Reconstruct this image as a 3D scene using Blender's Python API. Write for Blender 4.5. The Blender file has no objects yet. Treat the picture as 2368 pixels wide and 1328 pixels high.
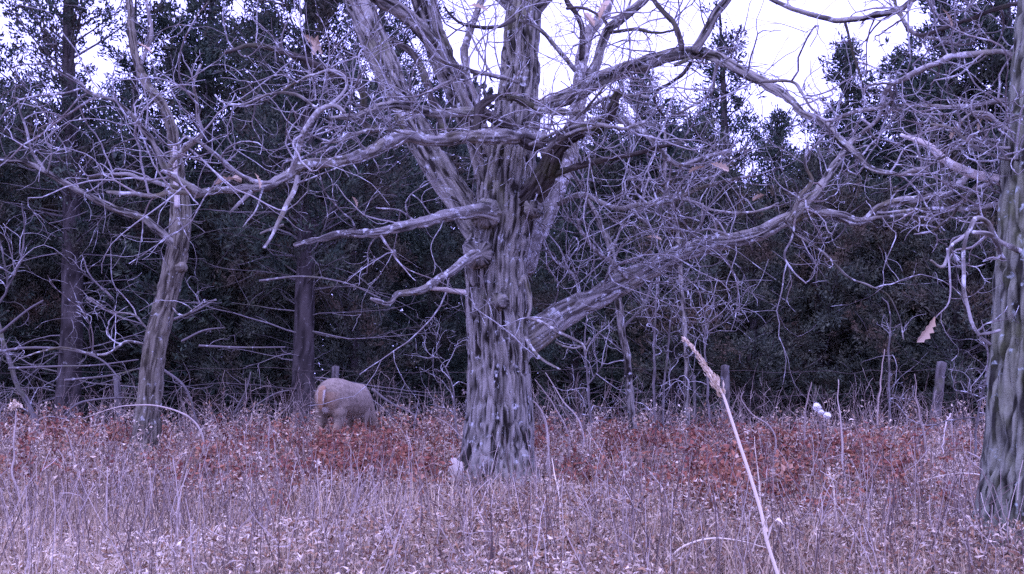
import bpy, math, random
import numpy as np
from mathutils import Vector

SC = bpy.context.scene
random.seed(7)
rng = np.random.default_rng(11)
R = math.radians

# ------------------------------------------------------------------ camera
FPX, CX, CY = 2539.0, 1184.0, 664.0          # focal length and centre in photo pixels
CAM_H, PITCH = 0.85, R(4.64)
cam_d = bpy.data.cameras.new("camera")
cam = bpy.data.objects.new("camera", cam_d)
SC.collection.objects.link(cam)
cam.location = (0, 0, CAM_H)
cam.rotation_euler = (R(90) + PITCH, 0, 0)
cam_d.sensor_width = 36.0
cam_d.lens = 36.0 * FPX / 2368.0
cam_d.clip_start = 0.05
cam_d.clip_end = 2000
SC.camera = cam

# ------------------------------------------------------------------ world, sun, exposure
SUN_EL, SUN_AZ = R(58), R(200)
world = bpy.data.worlds.new("World")
SC.world = world
world.use_nodes = True
nt = world.node_tree
nt.nodes.clear()
sky = nt.nodes.new("ShaderNodeTexSky")
sky.sky_type = 'NISHITA'
sky.sun_disc = False
sky.sun_elevation = SUN_EL
sky.sun_rotation = SUN_AZ
sky.air_density = 1.0
sky.dust_density = 2.0
mixn = nt.nodes.new("ShaderNodeMix")
mixn.data_type = 'RGBA'
mixn.inputs[0].default_value = 0.86
mixn.inputs[7].default_value = (12.0, 11.6, 32.5, 1)     # even veil of thin high cloud, cold camera white balance
nt.links.new(sky.outputs[0], mixn.inputs[6])
bg = nt.nodes.new("ShaderNodeBackground")
bg.inputs[1].default_value = 0.10
nt.links.new(mixn.outputs[2], bg.inputs[0])
wo = nt.nodes.new("ShaderNodeOutputWorld")
nt.links.new(bg.outputs[0], wo.inputs[0])

sun_d = bpy.data.lights.new("sun", 'SUN')
sun_d.energy = 0.5
sun_d.angle = R(40)
sun_d.color = (1.0, 0.90, 0.93)
sun = bpy.data.objects.new("sun", sun_d)
SC.collection.objects.link(sun)
sun.location = (0, -10, 20)
_d = Vector((math.sin(SUN_AZ) * math.cos(SUN_EL), math.cos(SUN_AZ) * math.cos(SUN_EL), math.sin(SUN_EL)))
sun.rotation_euler = (-_d).to_track_quat('-Z', 'Y').to_euler()

SC.view_settings.view_transform = 'Standard'
SC.view_settings.look = 'None'
SC.view_settings.gamma = 1
SC.view_settings.exposure = 0.52
SC.cycles.max_bounces = 4
SC.cycles.diffuse_bounces = 3
SC.cycles.glossy_bounces = 1
SC.cycles.use_denoising = False
SC.cycles.use_adaptive_sampling = False
SC.render.filter_size = 1.2


# ------------------------------------------------------------------ helpers
def at(px, py, Y):
    """World point seen at photo pixel (px, py), Y metres in front of the camera."""
    dx, dy = px - CX, CY - py
    c, s = math.cos(PITCH), math.sin(PITCH)
    d = np.array([dx, -s * dy + c * FPX, c * dy + s * FPX])
    return np.array([0, 0, CAM_H]) + d * (Y / d[1])


def _h(ix, iy, iz, seed):
    n = (ix * 374761393 + iy * 668265263 + iz * 2147483647 + seed * 1274126177) & 0xFFFFFFFF
    n = ((n ^ (n >> 13)) * 1274126177) & 0xFFFFFFFF
    n = ((n ^ (n >> 16)) * 2246822519) & 0xFFFFFFFF
    return ((n ^ (n >> 15)) & 0xFFFFFF) / float(0xFFFFFF)


def vnoise(p, seed=0):
    p = np.asarray(p, float)
    i = np.floor(p).astype(np.int64)
    f = p - i
    f = f * f * (3 - 2 * f)
    r = 0
    for a in (0, 1):
        for b in (0, 1):
            for c in (0, 1):
                w = (f[..., 0] if a else 1 - f[..., 0]) * (f[..., 1] if b else 1 - f[..., 1]) * (f[..., 2] if c else 1 - f[..., 2])
                r = r + w * _h(i[..., 0] + a, i[..., 1] + b, i[..., 2] + c, seed)
    return r


def norm(v):
    return v / np.maximum(np.linalg.norm(v, axis=-1, keepdims=True), 1e-9)


def ground_z(x, y):
    x, y = np.asarray(x, float), np.asarray(y, float)
    p = np.stack([x * 0.45, y * 0.45, x * 0 + 3.3], -1)
    z = (vnoise(p, 5) - 0.5) * 0.10
    p2 = np.stack([x * 1.7, y * 1.7, x * 0 + 1.3], -1)
    return z + (vnoise(p2, 6) - 0.5) * 0.035


class MB:
    """Collects vertices, quads, tris and a per-vertex tone; builds ONE mesh."""
    def __init__(self):
        self.V, self.Q, self.T, self.tone, self.n = [], [], [], [], 0

    def add(self, V, Q=None, T=None, tone=None):
        V = np.asarray(V, float).reshape(-1, 3)
        if Q is not None and len(Q):
            self.Q.append(np.asarray(Q, np.int64).reshape(-1, 4) + self.n)
        if T is not None and len(T):
            self.T.append(np.asarray(T, np.int64).reshape(-1, 3) + self.n)
        if tone is None:
            tone = np.full(len(V), 0.5)
        self.tone.append(np.broadcast_to(np.asarray(tone, float), (len(V),)))
        self.V.append(V)
        self.n += len(V)

    def mesh(self, name, mat, smooth=True, origin=(0, 0, 0)):
        me = bpy.data.meshes.new(name)
        V = np.concatenate(self.V) - np.asarray(origin, float)
        Q = np.concatenate(self.Q) if self.Q else np.zeros((0, 4), np.int64)
        T = np.concatenate(self.T) if self.T else np.zeros((0, 3), np.int64)
        me.vertices.add(len(V))
        me.vertices.foreach_set("co", V.astype(np.float32).ravel())
        idx = np.concatenate([Q.ravel(), T.ravel()]).astype(np.int32)
        me.loops.add(len(idx))
        me.loops.foreach_set("vertex_index", idx)
        tot = np.concatenate([np.full(len(Q), 4), np.full(len(T), 3)]).astype(np.int32)
        me.polygons.add(len(tot))
        st = np.zeros(len(tot), np.int32)
        st[1:] = np.cumsum(tot)[:-1]
        me.polygons.foreach_set("loop_start", st)
        me.polygons.foreach_set("use_smooth", np.full(len(tot), smooth))
        a = me.attributes.new("tone", 'FLOAT', 'POINT')
        a.data.foreach_set("value", np.concatenate(self.tone).astype(np.float32))
        me.materials.append(mat)
        me.update()
        me.validate()
        return me


def link(name, data, parent=None, loc=None):
    o = bpy.data.objects.new(name, data)
    SC.collection.objects.link(o)
    if parent is not None:
        o.parent = parent
    if loc is not None:
        o.location = loc
    return o


def tag(o, label, cat, group=None, kind=None):
    if label:
        o["label"] = label
    if cat:
        o["category"] = cat
    if group:
        o["group"] = group
    if kind:
        o["kind"] = kind
    return o


def thing(name, loc, label, cat, group=None):
    return tag(link(name, None, None, tuple(loc)), label, cat, group)


def put(name, mb, mat, root, top=None, smooth=True, kind=None):
    """Part of a thing: the mesh is built in world coordinates and stored relative to the thing's base."""
    o = link(name, mb.mesh(name, mat, smooth, top.location if top is not None else root.location), root)
    if kind:
        o["kind"] = kind
    return o


def solo(name, mb, mat, loc, smooth=True):
    return link(name, mb.mesh(name, mat, smooth, loc), None, tuple(loc))


def smooth_path(P, step):
    """Catmull-Rom through the points P (n, k), resampled about every step along the first three columns."""
    P = np.asarray(P, float)
    if len(P) == 2:
        P = np.array([P[0], P[0] * .67 + P[1] * .33, P[0] * .33 + P[1] * .67, P[1]])
    E = np.vstack([2 * P[0] - P[1], P, 2 * P[-1] - P[-2]])
    out = []
    for i in range(1, len(E) - 2):
        L = np.linalg.norm(E[i + 1, :3] - E[i, :3])
        k = max(2, int(math.ceil(L / step)))
        t = np.linspace(0, 1, k, endpoint=False)[:, None]
        a, b, c, d = E[i - 1], E[i], E[i + 1], E[i + 2]
        out.append(0.5 * ((2 * b) + (-a + c) * t + (2 * a - 5 * b + 4 * c - d) * t ** 2 + (-a + 3 * b - 3 * c + d) * t ** 3))
    out.append(P[-1][None])
    return np.concatenate(out)


def bark_h(p, seed, fine=1.0):
    """Bark relief 0..1: long plates between narrow furrows. p is (.., across, across, along) in metres."""
    f = 23.0 * fine
    q = p * np.array([f, f, f / 7.5])
    w = (vnoise(q * 0.5 + 7.7, seed + 3) - 0.5) * 1.6
    q = q + w[..., None] * np.array([1, 1, 0.5])
    a = np.abs(vnoise(q, seed) - 0.5) * 2
    b = np.abs(vnoise(q * 1.9 + 3.1, seed + 1) - 0.5) * 2
    c = vnoise(p * np.array([f, f, f * 0.4]) + 5.0, seed + 2)
    h = np.clip(a * 4.2, 0, 1) * 0.78 + np.clip(b * 4.0, 0, 1) * 0.22
    return h * (0.80 + 0.28 * c)


def tube(mb, P, rad, sides, bark=0.0, lump=0.06, seed=0, fine=1.0, cap=True, tone=0.5):
    """Round limb along P with radii rad and real bark relief."""
    P = np.asarray(P, float)
    m = len(P)
    T = norm(np.gradient(P, axis=0))
    N = np.zeros_like(P)
    ref = np.array([1.0, 0, 0]) if abs(T[0][0]) < 0.8 else np.array([0, 0, 1.0])
    n = norm(ref - T[0] * ref.dot(T[0]))
    for i in range(m):
        n = n - T[i] * n.dot(T[i])
        n = n / np.linalg.norm(n)
        N[i] = n
    B = np.cross(T, N)
    th = np.linspace(0, 2 * np.pi, sides, endpoint=False)
    s = np.concatenate([[0], np.cumsum(np.linalg.norm(np.diff(P, axis=0), axis=1))])
    rad = np.broadcast_to(np.asarray(rad, float), (m,))
    ct, stn = np.cos(th)[None], np.sin(th)[None]
    r2 = rad[:, None]
    loc = np.stack([ct * r2, stn * r2, np.broadcast_to(s[:, None], (m, sides))], -1)
    rr = r2 * np.ones((1, sides))
    if lump:
        lp = np.stack([ct * np.ones((m, 1)) * 1.1, stn * np.ones((m, 1)) * 1.1, s[:, None] / np.maximum(r2, 0.01) * 0.35 + ct * 0], -1)
        rr = rr * (1 + (vnoise(lp, seed + 9) - 0.5) * 2 * lump)
    if bark:
        rr = rr + (bark_h(loc, seed, fine) - 0.75) * bark
    tone_v = np.full((m, sides), tone)
    if bark:
        g = 40.0 * fine ** 0.6
        tone_v = 0.62 * vnoise(loc * np.array([g, g, g / 6.5]) + 2.2, seed + 20) + 0.38 * vnoise(loc * np.array([g * 2.3, g * 2.3, g / 3.5]), seed + 21)
        tone_v = np.clip((tone_v - 0.5) * 2.2 + 0.5, 0, 1)
    V = P[:, None] + N[:, None] * (ct[..., None] * rr[..., None]) + B[:, None] * (stn[..., None] * rr[..., None])
    i = np.arange(m - 1)[:, None] * sides
    j = np.arange(sides)[None]
    k = (j + 1) % sides
    Q = np.stack([i + j, i + k, i + sides + k, i + sides + j], -1).reshape(-1, 4)
    V = V.reshape(-1, 3)
    Tt = None
    tone = tone_v.ravel()
    if cap:
        tone = np.append(tone, [0.5, 0.5])
        V = np.vstack([V, P[-1] + T[-1] * rad[-1] * 0.3, P[0] - T[0] * rad[0] * 0.3])
        e = (m - 1) * sides
        j = np.arange(sides)
        k = (j + 1) % sides
        Tt = np.concatenate([np.stack([e + j, e + k, np.full(sides, m * sides)], -1), np.stack([k, j, np.full(sides, m * sides + 1)], -1)])
    mb.add(V, Q, Tt, tone)


def tubes(mb, P, rad, sides=4, tone=None):
    """Many thin tubes at once: P (K, M, 3), rad (K, M)."""
    K, M, _ = P.shape
    if K == 0:
        return
    T = norm(np.gradient(P, axis=1))
    ref = norm(np.cross(T.mean(1), rng.normal(size=(K, 3))))[:, None]
    N = norm(ref - T * (ref * T).sum(-1, keepdims=True))
    B = np.cross(T, N)
    th = np.linspace(0, 2 * np.pi, sides, endpoint=False)
    V = P[:, :, None] + rad[:, :, None, None] * (np.cos(th)[:, None] * N[:, :, None] + np.sin(th)[:, None] * B[:, :, None])
    base = (np.arange(K) * M * sides)[:, None, None]
    i = (np.arange(M - 1) * sides)[None, :, None]
    j = np.arange(sides)[None, None]
    k = (j + 1) % sides
    Q = np.stack([base + i + j, base + i + k, base + i + sides + k, base + i + sides + j], -1).reshape(-1, 4)
    if tone is None:
        tone = rng.random(K)
    mb.add(V.reshape(-1, 3), Q, None, np.repeat(tone, M * sides))


def grow(P0, D0, L, M=7, crook=0.35, up=0.0, curl=0.25):
    """Crooked twig paths: start (K,3), direction (K,3), length (K,) -> (K, M, 3)."""
    K = len(P0)
    out = np.zeros((K, M, 3))
    out[:, 0] = P0
    d = norm(D0)
    cv = rng.normal(size=(K, 3)) * curl
    wander = curl * 0.75
    step = (L / (M - 1))[:, None]
    for i in range(1, M):
        cv = cv * 0.75 + rng.normal(size=(K, 3)) * wander
        d = norm(d + rng.normal(size=(K, 3)) * crook + cv + np.array([0, 0, up]))
        out[:, i] = out[:, i - 1] + d * step
    return out


def leafquads(mb, C, D, L, W, tone, bend=0.0):
    """One narrow folded leaf (two triangles) at each point: centre base C, direction D, length L, width W."""
    K = len(C)
    D = norm(D)
    S = norm(np.cross(D, rng.normal(size=(K, 3))))
    U = np.cross(S, D)
    L, W = L[:, None], W[:, None]
    V = np.stack([C, C + D * L * 0.5 + S * W * 0.5 + U * L * bend, C + D * L, C + D * L * 0.5 - S * W * 0.5 + U * L * bend * 0.6], 1)
    Q = np.arange(K * 4).reshape(K, 4)
    mb.add(V.reshape(-1, 3), Q, None, np.repeat(tone, 4))


# ------------------------------------------------------------------ materials
def newmat(name):
    m = bpy.data.materials.new(name)
    m.use_nodes = True
    t = m.node_tree
    b = t.nodes["Principled BSDF"]
    b.inputs["Roughness"].default_value = 0.85
    b.inputs["Specular IOR Level"].default_value = 0.15
    return m, t, b


def N_(t, kind, **kw):
    n = t.nodes.new(kind)
    for k, v in kw.items():
        setattr(n, k, v)
    return n


def noise_node(t, vec, scale, detail=4, rough=0.6):
    n = N_(t, "ShaderNodeTexNoise")
    n.inputs["Scale"].default_value = scale
    n.inputs["Detail"].default_value = detail
    n.inputs["Roughness"].default_value = rough
    if vec is not None:
        t.links.new(vec, n.inputs["Vector"])
    return n.outputs[0]


def ramp(t, fac, stops):
    n = N_(t, "ShaderNodeValToRGB")
    e = n.color_ramp.elements
    while len(e) < len(stops):
        e.new(0.5)
    for i, (p, c) in enumerate(stops):
        e[i].position = p
        e[i].color = (*c, 1) if len(c) == 3 else c
    t.links.new(fac, n.inputs[0])
    return n.outputs[0]


def mix(t, fac, a, b):
    n = N_(t, "ShaderNodeMix", data_type='RGBA')
    for v, i in ((fac, 0), (a, 6), (b, 7)):
        if hasattr(v, "node"):
            t.links.new(v, n.inputs[i])
        else:
            n.inputs[i].default_value = (*v, 1) if isinstance(v, tuple) else v
    return n.outputs[2]


def bark_mat(name, dark, mid, lichen, l_amt, moss=(0.10, 0.11, 0.04), m_amt=0.35):
    m, t, b = newmat(name)
    tc = N_(t, "ShaderNodeTexCoord").outputs["Object"]
    av = N_(t, "ShaderNodeAttribute", attribute_name="tone").outputs["Fac"]
    c = ramp(t, av, [(0.12, dark), (0.78, mid)])
    mo = ramp(t, noise_node(t, tc, 2.3, 4, 0.65), [(0.62 - m_amt * 0.3, (0, 0, 0)), (0.78 - m_amt * 0.2, (0.7, 0.7, 0.7))])
    c = mix(t, mo, c, moss)
    li = ramp(t, noise_node(t, tc, 15, 4, 0.65), [(0.70 - l_amt * 0.35, (0, 0, 0)), (0.76 - l_amt * 0.3, (1, 1, 1))])
    c = mix(t, li, c, lichen)
    t.links.new(c, b.inputs["Base Color"])
    bp = N_(t, "ShaderNodeBump")
    bp.inputs["Strength"].default_value = 0.6
    bp.inputs["Distance"].default_value = 0.01
    t.links.new(noise_node(t, tc, 70, 4, 0.7), bp.inputs["Height"])
    t.links.new(bp.outputs[0], b.inputs["Normal"])
    b.inputs["Roughness"].default_value = 0.95
    return m


def tone_mat(name, stops, patch=None, scale=0.8, rough=0.8, objrand=0.0):
    """Colour from the per-piece tone, with an optional second colour in broad patches."""
    m, t, b = newmat(name)
    a = N_(t, "ShaderNodeAttribute", attribute_name="tone").outputs["Fac"]
    c = ramp(t, a, stops)
    if patch:
        tc = N_(t, "ShaderNodeTexCoord").outputs["Object"]
        f = ramp(t, noise_node(t, tc, scale, 3, 0.6), [(0.48, (0, 0, 0)), (0.66, (0.85, 0.85, 0.85))])
        c = mix(t, f, c, patch)
    t.links.new(c, b.inputs["Base Color"])
    b.inputs["Roughness"].default_value = rough
    return m


M_OAK = bark_mat("oak_bark", (0.026, 0.022, 0.018), (0.30, 0.28, 0.24), (0.50, 0.51, 0.50), 0.30, (0.17, 0.165, 0.08), 0.2)
M_OAK2 = bark_mat("oak_bark_mossy", (0.028, 0.027, 0.021), (0.235, 0.24, 0.18), (0.36, 0.41, 0.38), 0.26, (0.13, 0.145, 0.06), 0.45)  # right-hand oak: darker, greener bark colour of its own, with moss patches
M_LIMB = bark_mat("limb_bark", (0.085, 0.075, 0.065), (0.33, 0.31, 0.28), (0.58, 0.59, 0.58), 0.42, (0.16, 0.14, 0.06), 0.4)
M_DARKLIMB = bark_mat("dark_limb_bark", (0.035, 0.027, 0.024), (0.11, 0.095, 0.08), (0.3, 0.3, 0.3), 0.2)
M_TWIG = bark_mat("twig_bark", (0.13, 0.115, 0.11), (0.36, 0.34, 0.33), (0.56, 0.57, 0.57), 0.5, (0.22, 0.16, 0.13), 0.4)
M_LEAN = bark_mat("leaning_bark", (0.065, 0.055, 0.042), (0.21, 0.19, 0.145), (0.38, 0.38, 0.36), 0.3, (0.13, 0.125, 0.07), 0.35)
M_PALE = bark_mat("pale_bark", (0.13, 0.115, 0.10), (0.29, 0.265, 0.235), (0.55, 0.54, 0.53), 0.5, (0.2, 0.19, 0.12), 0.2)
M_BAREWOOD = bark_mat("bare_wood", (0.34, 0.30, 0.26), (0.56, 0.50, 0.44), (0.7, 0.67, 0.63), 0.4, (0.4, 0.33, 0.25), 0.2)
M_CEDTRUNK = bark_mat("cedar_bark", (0.022, 0.018, 0.017), (0.080, 0.068, 0.063), (0.2, 0.19, 0.18), 0.2, (0.05, 0.04, 0.035))
M_DEADTWIG = bark_mat("dead_cedar_branch", (0.08, 0.07, 0.066), (0.20, 0.18, 0.175), (0.3, 0.3, 0.3), 0.3)
M_CEDAR = tone_mat("cedar_needles", [(0.0, (0.020, 0.031, 0.026)), (0.6, (0.056, 0.080, 0.056)), (1.0, (0.115, 0.145, 0.090))], (0.085, 0.062, 0.045), 0.9)
M_CEDAR_BRONZE = tone_mat("cedar_needles_bronze", [(0.0, (0.028, 0.038, 0.032)), (0.6, (0.082, 0.098, 0.068)), (1.0, (0.145, 0.155, 0.098))], (0.125, 0.080, 0.052), 0.8)
M_WOODS = tone_mat("far_needles", [(0.0, (0.024, 0.032, 0.030)), (1.0, (0.080, 0.096, 0.075))], (0.07, 0.055, 0.044), 0.5)
M_GRASS = tone_mat("dry_grass", [(0.0, (0.08, 0.055, 0.042)), (0.25, (0.26, 0.17, 0.11)), (0.45, (0.40, 0.32, 0.235)), (0.7, (0.58, 0.44, 0.27)), (1.0, (0.84, 0.72, 0.52))])
M_RED = tone_mat("red_brown_leaves", [(0.0, (0.09, 0.034, 0.030)), (0.4, (0.235, 0.085, 0.058)), (0.7, (0.37, 0.165, 0.092)), (0.9, (0.42, 0.27, 0.18)), (1.0, (0.60, 0.46, 0.34))])
M_WEEDSTEM = tone_mat("weed_stems", [(0.0, (0.09, 0.06, 0.055)), (0.5, (0.26, 0.20, 0.17)), (1.0, (0.55, 0.47, 0.40))])
M_LITTER = tone_mat("fallen_leaf", [(0.0, (0.05, 0.034, 0.028)), (0.2, (0.17, 0.085, 0.055)), (0.36, (0.36, 0.215, 0.115)), (0.55, (0.44, 0.375, 0.30)), (0.75, (0.64, 0.51, 0.35)), (1.0, (0.88, 0.79, 0.65))])
M_STRAW = tone_mat("straw", [(0.0, (0.50, 0.38, 0.24)), (1.0, (0.78, 0.68, 0.52))])
M_FLUFF = tone_mat("white_fluff", [(0.0, (0.78, 0.77, 0.72)), (1.0, (0.9, 0.9, 0.87))])
M_OAKLEAF = tone_mat("dry_oak_leaf", [(0.0, (0.36, 0.24, 0.14)), (1.0, (0.62, 0.50, 0.36))])
M_POST = bark_mat("weathered_post", (0.06, 0.053, 0.05), (0.16, 0.145, 0.135), (0.26, 0.26, 0.26), 0.3)
M_WIRE, _t, _b = newmat("rusty_wire")
_b.inputs["Base Color"].default_value = (0.16, 0.13, 0.12, 1)
_b.inputs["Metallic"].default_value = 0.3
M_STONE = bark_mat("pale_stone", (0.42, 0.36, 0.29), (0.62, 0.55, 0.45), (0.7, 0.66, 0.6), 0.3, (0.4, 0.32, 0.22), 0.2)

M_GROUND, t, b = newmat("ground_soil")
tc = N_(t, "ShaderNodeTexCoord").outputs["Object"]
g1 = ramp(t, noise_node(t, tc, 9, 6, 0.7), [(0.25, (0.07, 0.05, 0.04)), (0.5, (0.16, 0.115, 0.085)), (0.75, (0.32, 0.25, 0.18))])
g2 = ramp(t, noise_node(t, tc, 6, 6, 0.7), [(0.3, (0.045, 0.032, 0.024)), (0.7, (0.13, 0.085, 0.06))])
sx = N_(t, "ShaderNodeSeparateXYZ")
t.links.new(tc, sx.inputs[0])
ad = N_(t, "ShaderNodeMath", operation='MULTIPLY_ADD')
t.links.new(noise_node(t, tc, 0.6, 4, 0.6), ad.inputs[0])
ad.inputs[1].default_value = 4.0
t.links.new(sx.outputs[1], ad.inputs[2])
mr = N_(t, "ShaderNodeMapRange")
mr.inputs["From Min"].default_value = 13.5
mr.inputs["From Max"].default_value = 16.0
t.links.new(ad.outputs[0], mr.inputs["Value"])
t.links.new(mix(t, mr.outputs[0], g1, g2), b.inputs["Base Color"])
bp = N_(t, "ShaderNodeBump")
bp.inputs["Strength"].default_value = 0.8
bp.inputs["Distance"].default_value = 0.03
t.links.new(noise_node(t, tc, 22, 5, 0.7), bp.inputs["Height"])
t.links.new(bp.outputs[0], b.inputs["Normal"])

# ------------------------------------------------------------------ ground
gx = np.concatenate([-np.geomspace(600, 14, 14), np.linspace(-13, 13, 90), np.geomspace(14, 600, 14)])
gy = np.concatenate([-np.geomspace(300, 3, 10), np.linspace(-2, 28, 100), np.geomspace(30, 900, 16)])
XX, YY = np.meshgrid(gx, gy, indexing="ij")
ZZ = ground_z(XX, YY)
mb = MB()
a, b_ = len(gx), len(gy)
i, j = np.meshgrid(np.arange(a - 1), np.arange(b_ - 1), indexing="ij")
q = np.stack([i * b_ + j, (i + 1) * b_ + j, (i + 1) * b_ + j + 1, i * b_ + j + 1], -1).reshape(-1, 4)
mb.add(np.stack([XX, YY, ZZ], -1), q)
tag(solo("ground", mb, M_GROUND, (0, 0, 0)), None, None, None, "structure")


# ------------------------------------------------------------------ cedars
def cedar_parts(H, Rad, base, nb, per, seed, mat, gap=0.0, lean=0.0, power=0.75):
    """Meshes of one cedar at the origin: trunk, boughs, crown."""
    global rng
    keep = rng
    rng = np.random.default_rng(seed)
    tp = np.array([[0, 0, -0.15], [0.02, 0.0, H * 0.25], [-0.03 + lean * 0.4, 0.02, H * 0.6], [lean, 0, H]])
    P = smooth_path(tp, 0.12)
    tt = np.linspace(0, 1, len(P))
    r0 = 0.025 + H * 0.0165
    tr = MB()
    tube(tr, P, r0 * (1 - tt) ** 0.8 + 0.008 + r0 * 0.5 * np.exp(-tt * 40), 20, 0.018, 0.1, seed, 0.8)
    # primary boughs
    z = base + (H - base) * np.sort(rng.random(nb)) ** 1.08 * 0.985
    tf = (z - base) / (H - base)
    prof = Rad * np.clip((1 - tf), 0, 1) ** power * np.clip(0.55 + tf * 3, 0, 1) + 0.06
    L = prof * rng.uniform(0.4, 1.2, nb)
    phi = rng.random(nb) * 2 * np.pi
    if gap:
        sec = np.sin(phi * 3 + z * 2.1)
        L *= np.where(sec > 1 - gap, 0.35, 1.0)
    el = rng.uniform(0.05, 0.55, nb) + tf * 0.55
    D = np.stack([np.cos(phi) * np.cos(el), np.sin(phi) * np.cos(el), np.sin(el)], -1)
    c0 = np.stack([np.interp(z, P[:, 2], P[:, 0]), np.interp(z, P[:, 2], P[:, 1]), z], -1)
    B = grow(c0, D, L, 6, 0.10, 0.05, 0.05)
    bo = MB()
    tubes(bo, B, (0.012 + 0.006 * prof)[:, None] * np.linspace(1, 0.25, 6)[None], 3)
    # clumps along boughs and on short side sprays
    n = np.maximum((2.3 * per * (0.06 + L / max(Rad, 0.1))).astype(int), 2)
    bi = np.repeat(np.arange(nb), n)
    u = rng.uniform(0.22, 1.0, len(bi)) ** 0.75
    k = np.minimum((u * 5).astype(int), 4)
    f = (u * 5 - k)[:, None]
    C = B[bi, k] * (1 - f) + B[bi, k + 1] * f
    T = norm(B[bi, k + 1] - B[bi, k])
    side = rng.normal(size=C.shape)
    side = norm(side - T * (side * T).sum(-1, keepdims=True))
    off = rng.random(len(C)) ** 0.8 * (0.10 + 0.26 * L[bi] * (1.15 - u))
    u_s = np.clip(L[bi] / 0.5, .3, 1)
    C2 = C + side * off[:, None] + T * (off * 0.6)[:, None]
    cd = norm(T * 0.7 + side * 0.7 + np.array([0, 0, 0.35]))
    m = 15
    ci = np.repeat(np.arange(len(C2)), m)
    spread = rng.normal(size=(len(ci), 3))
    base_p = C2[ci] + cd[ci] * rng.uniform(-0.05, 0.07, len(ci))[:, None] + spread * 0.036
    dd = cd[ci] + rng.normal(size=(len(ci), 3)) * 0.55
    cl_t = rng.random(len(C2))
    tone = np.clip(cl_t[ci] * 0.6 + rng.random(len(ci)) * 0.5 - 0.05, 0, 1)
    cr = MB()
    leafquads(cr, base_p, dd, rng.uniform(0.055, 0.115, len(ci)), rng.uniform(0.018, 0.033, len(ci)), tone, 0.08)
    rng = keep
    return (tr.mesh("trunk", M_CEDTRUNK), bo.mesh("bough", M_DEADTWIG), cr.mesh("crown", mat, False))


VAR = {
    "full": cedar_parts(6.0, 2.1, 0.15, 190, 13, 21, M_CEDAR, 0.15),
    "broad": cedar_parts(5.0, 2.35, 0.1, 200, 13, 22, M_CEDAR_BRONZE, 0.1, 0.1, 0.6),
    "bronze": cedar_parts(5.5, 2.05, 0.15, 190, 13, 23, M_CEDAR_BRONZE, 0.2, -0.1),
    "spire": cedar_parts(7.0, 1.9, 0.3, 105, 11, 24, M_CEDAR, 0.5, 0.1, 0.8),
    "tall": cedar_parts(9.0, 2.1, 2.2, 200, 12, 25, M_CEDAR, 0.35, 0.2, 0.55),
    "open": cedar_parts(9.0, 2.2, 2.4, 150, 11, 26, M_CEDAR, 0.55, -0.25, 0.5),
}
VAR_H = {"full": 6.0, "broad": 5.0, "bronze": 5.5, "spire": 7.0, "tall": 9.0, "open": 9.0}

# px at the foot, distance, photo row of the top, kind, turn, label
CEDARS = [
    (155, 16.0, -420, "open", 0.3, "tall dark cedar with bare straight trunk near the left edge of the wood"),
    (700, 15.2, -380, "tall", 1.1, "tall cedar whose bare shaggy trunk stands directly behind the deer"),
    (470, 18.0, -120, "full", 2.2, "tall cedar in the gap between the leaning tree and the trunk behind the deer"),
    (-90, 17.0, 170, "full", 0.7, "dense dark cedar cut by the left edge of the picture"),
    (30, 19.5, 210, "bronze", 1.9, "lower cedar seen left of the bare straight trunk"),
    (300, 19.0, -20, "spire", 2.8, "slim cedar rising behind the broken top of the leaning tree"),
    (330, 21.5, 330, "full", 4.1, "low dark cedar deep behind the foot of the leaning tree"),
    (600, 20.5, 40, "full", 5.2, "full green cedar just left of the trunk behind the deer"),
    (850, 19.0, -180, "open", 3.3, "airy cedar with sky gaps behind the oak's leaning left stem"),
    (820, 17.6, 330, "bronze", 0.2, "low bronze cedar filling the dark gap right of the deer"),
    (70, 18.2, 430, "broad", 0.9, "low dark cedar behind the bare straight trunk at the left"),
    (255, 17.8, 480, "full", 2.0, "low dark cedar just left of the leaning tree's foot"),
    (570, 17.6, 430, "broad", 4.9, "low broad cedar left of the trunk behind the deer"),
    (990, 18.4, 440, "full", 1.4, "low dark cedar close against the left side of the big oak trunk"),
    (1010, 22.5, 110, "spire", 0.9, "slim cedar top showing between the oak's two left stems"),
    (1180, 19.5, 420, "broad", 2.6, "low broad cedar hidden mostly behind the big oak trunk"),
    (1330, 17.2, 400, "full", 3.7, "low green cedar under the start of the long low oak limb"),
    (1400, 19.5, 250, "bronze", 4.6, "bronze cedar behind the pale bare tree right of the oak"),
    (1490, 19.0, 170, "full", 5.5, "pointed cedar standing just left of the tallest feathery spire"),
    (1560, 16.6, 470, "broad", 0.5, "low bronze cedar behind the two upright saplings"),
    (1640, 18.2, 290, "bronze", 1.7, "mid height bronze cedar in front of the feathery spire"),
    (1690, 20.5, 5, "spire", 2.4, "feathery cedar spire rising alone against the white sky"),
    (1740, 16.2, 480, "bronze", 3.1, "low bronze cedar behind the upright fence post"),
    (1810, 18.6, 270, "full", 3.9, "cedar just right of the feathery spire, its top below the sky gap"),
    (1900, 16.8, 380, "broad", 4.4, "low broad dark cedar above the white seed puffs"),
    (1975, 19.2, 110, "full", 5.0, "pointed dark cedar right of the sky gap"),
    (2060, 16.3, 430, "bronze", 5.8, "low bronze cedar left of the leaning fence post"),
    (2120, 19.4, 60, "spire", 0.1, "slim tall cedar behind the pale arching branches on the right"),
    (2210, 17.6, -40, "full", 0.8, "large dense cedar left of the right-hand oak trunk"),
    (2220, 15.8, 420, "broad", 1.5, "low dark cedar behind the leaning fence post"),
    (2360, 17.2, -120, "full", 2.0, "large dense cedar directly behind the right-hand oak trunk"),
    (2470, 16.4, 100, "bronze", 2.9, "cedar beyond the right edge, showing past the right-hand oak trunk"),
]


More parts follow.
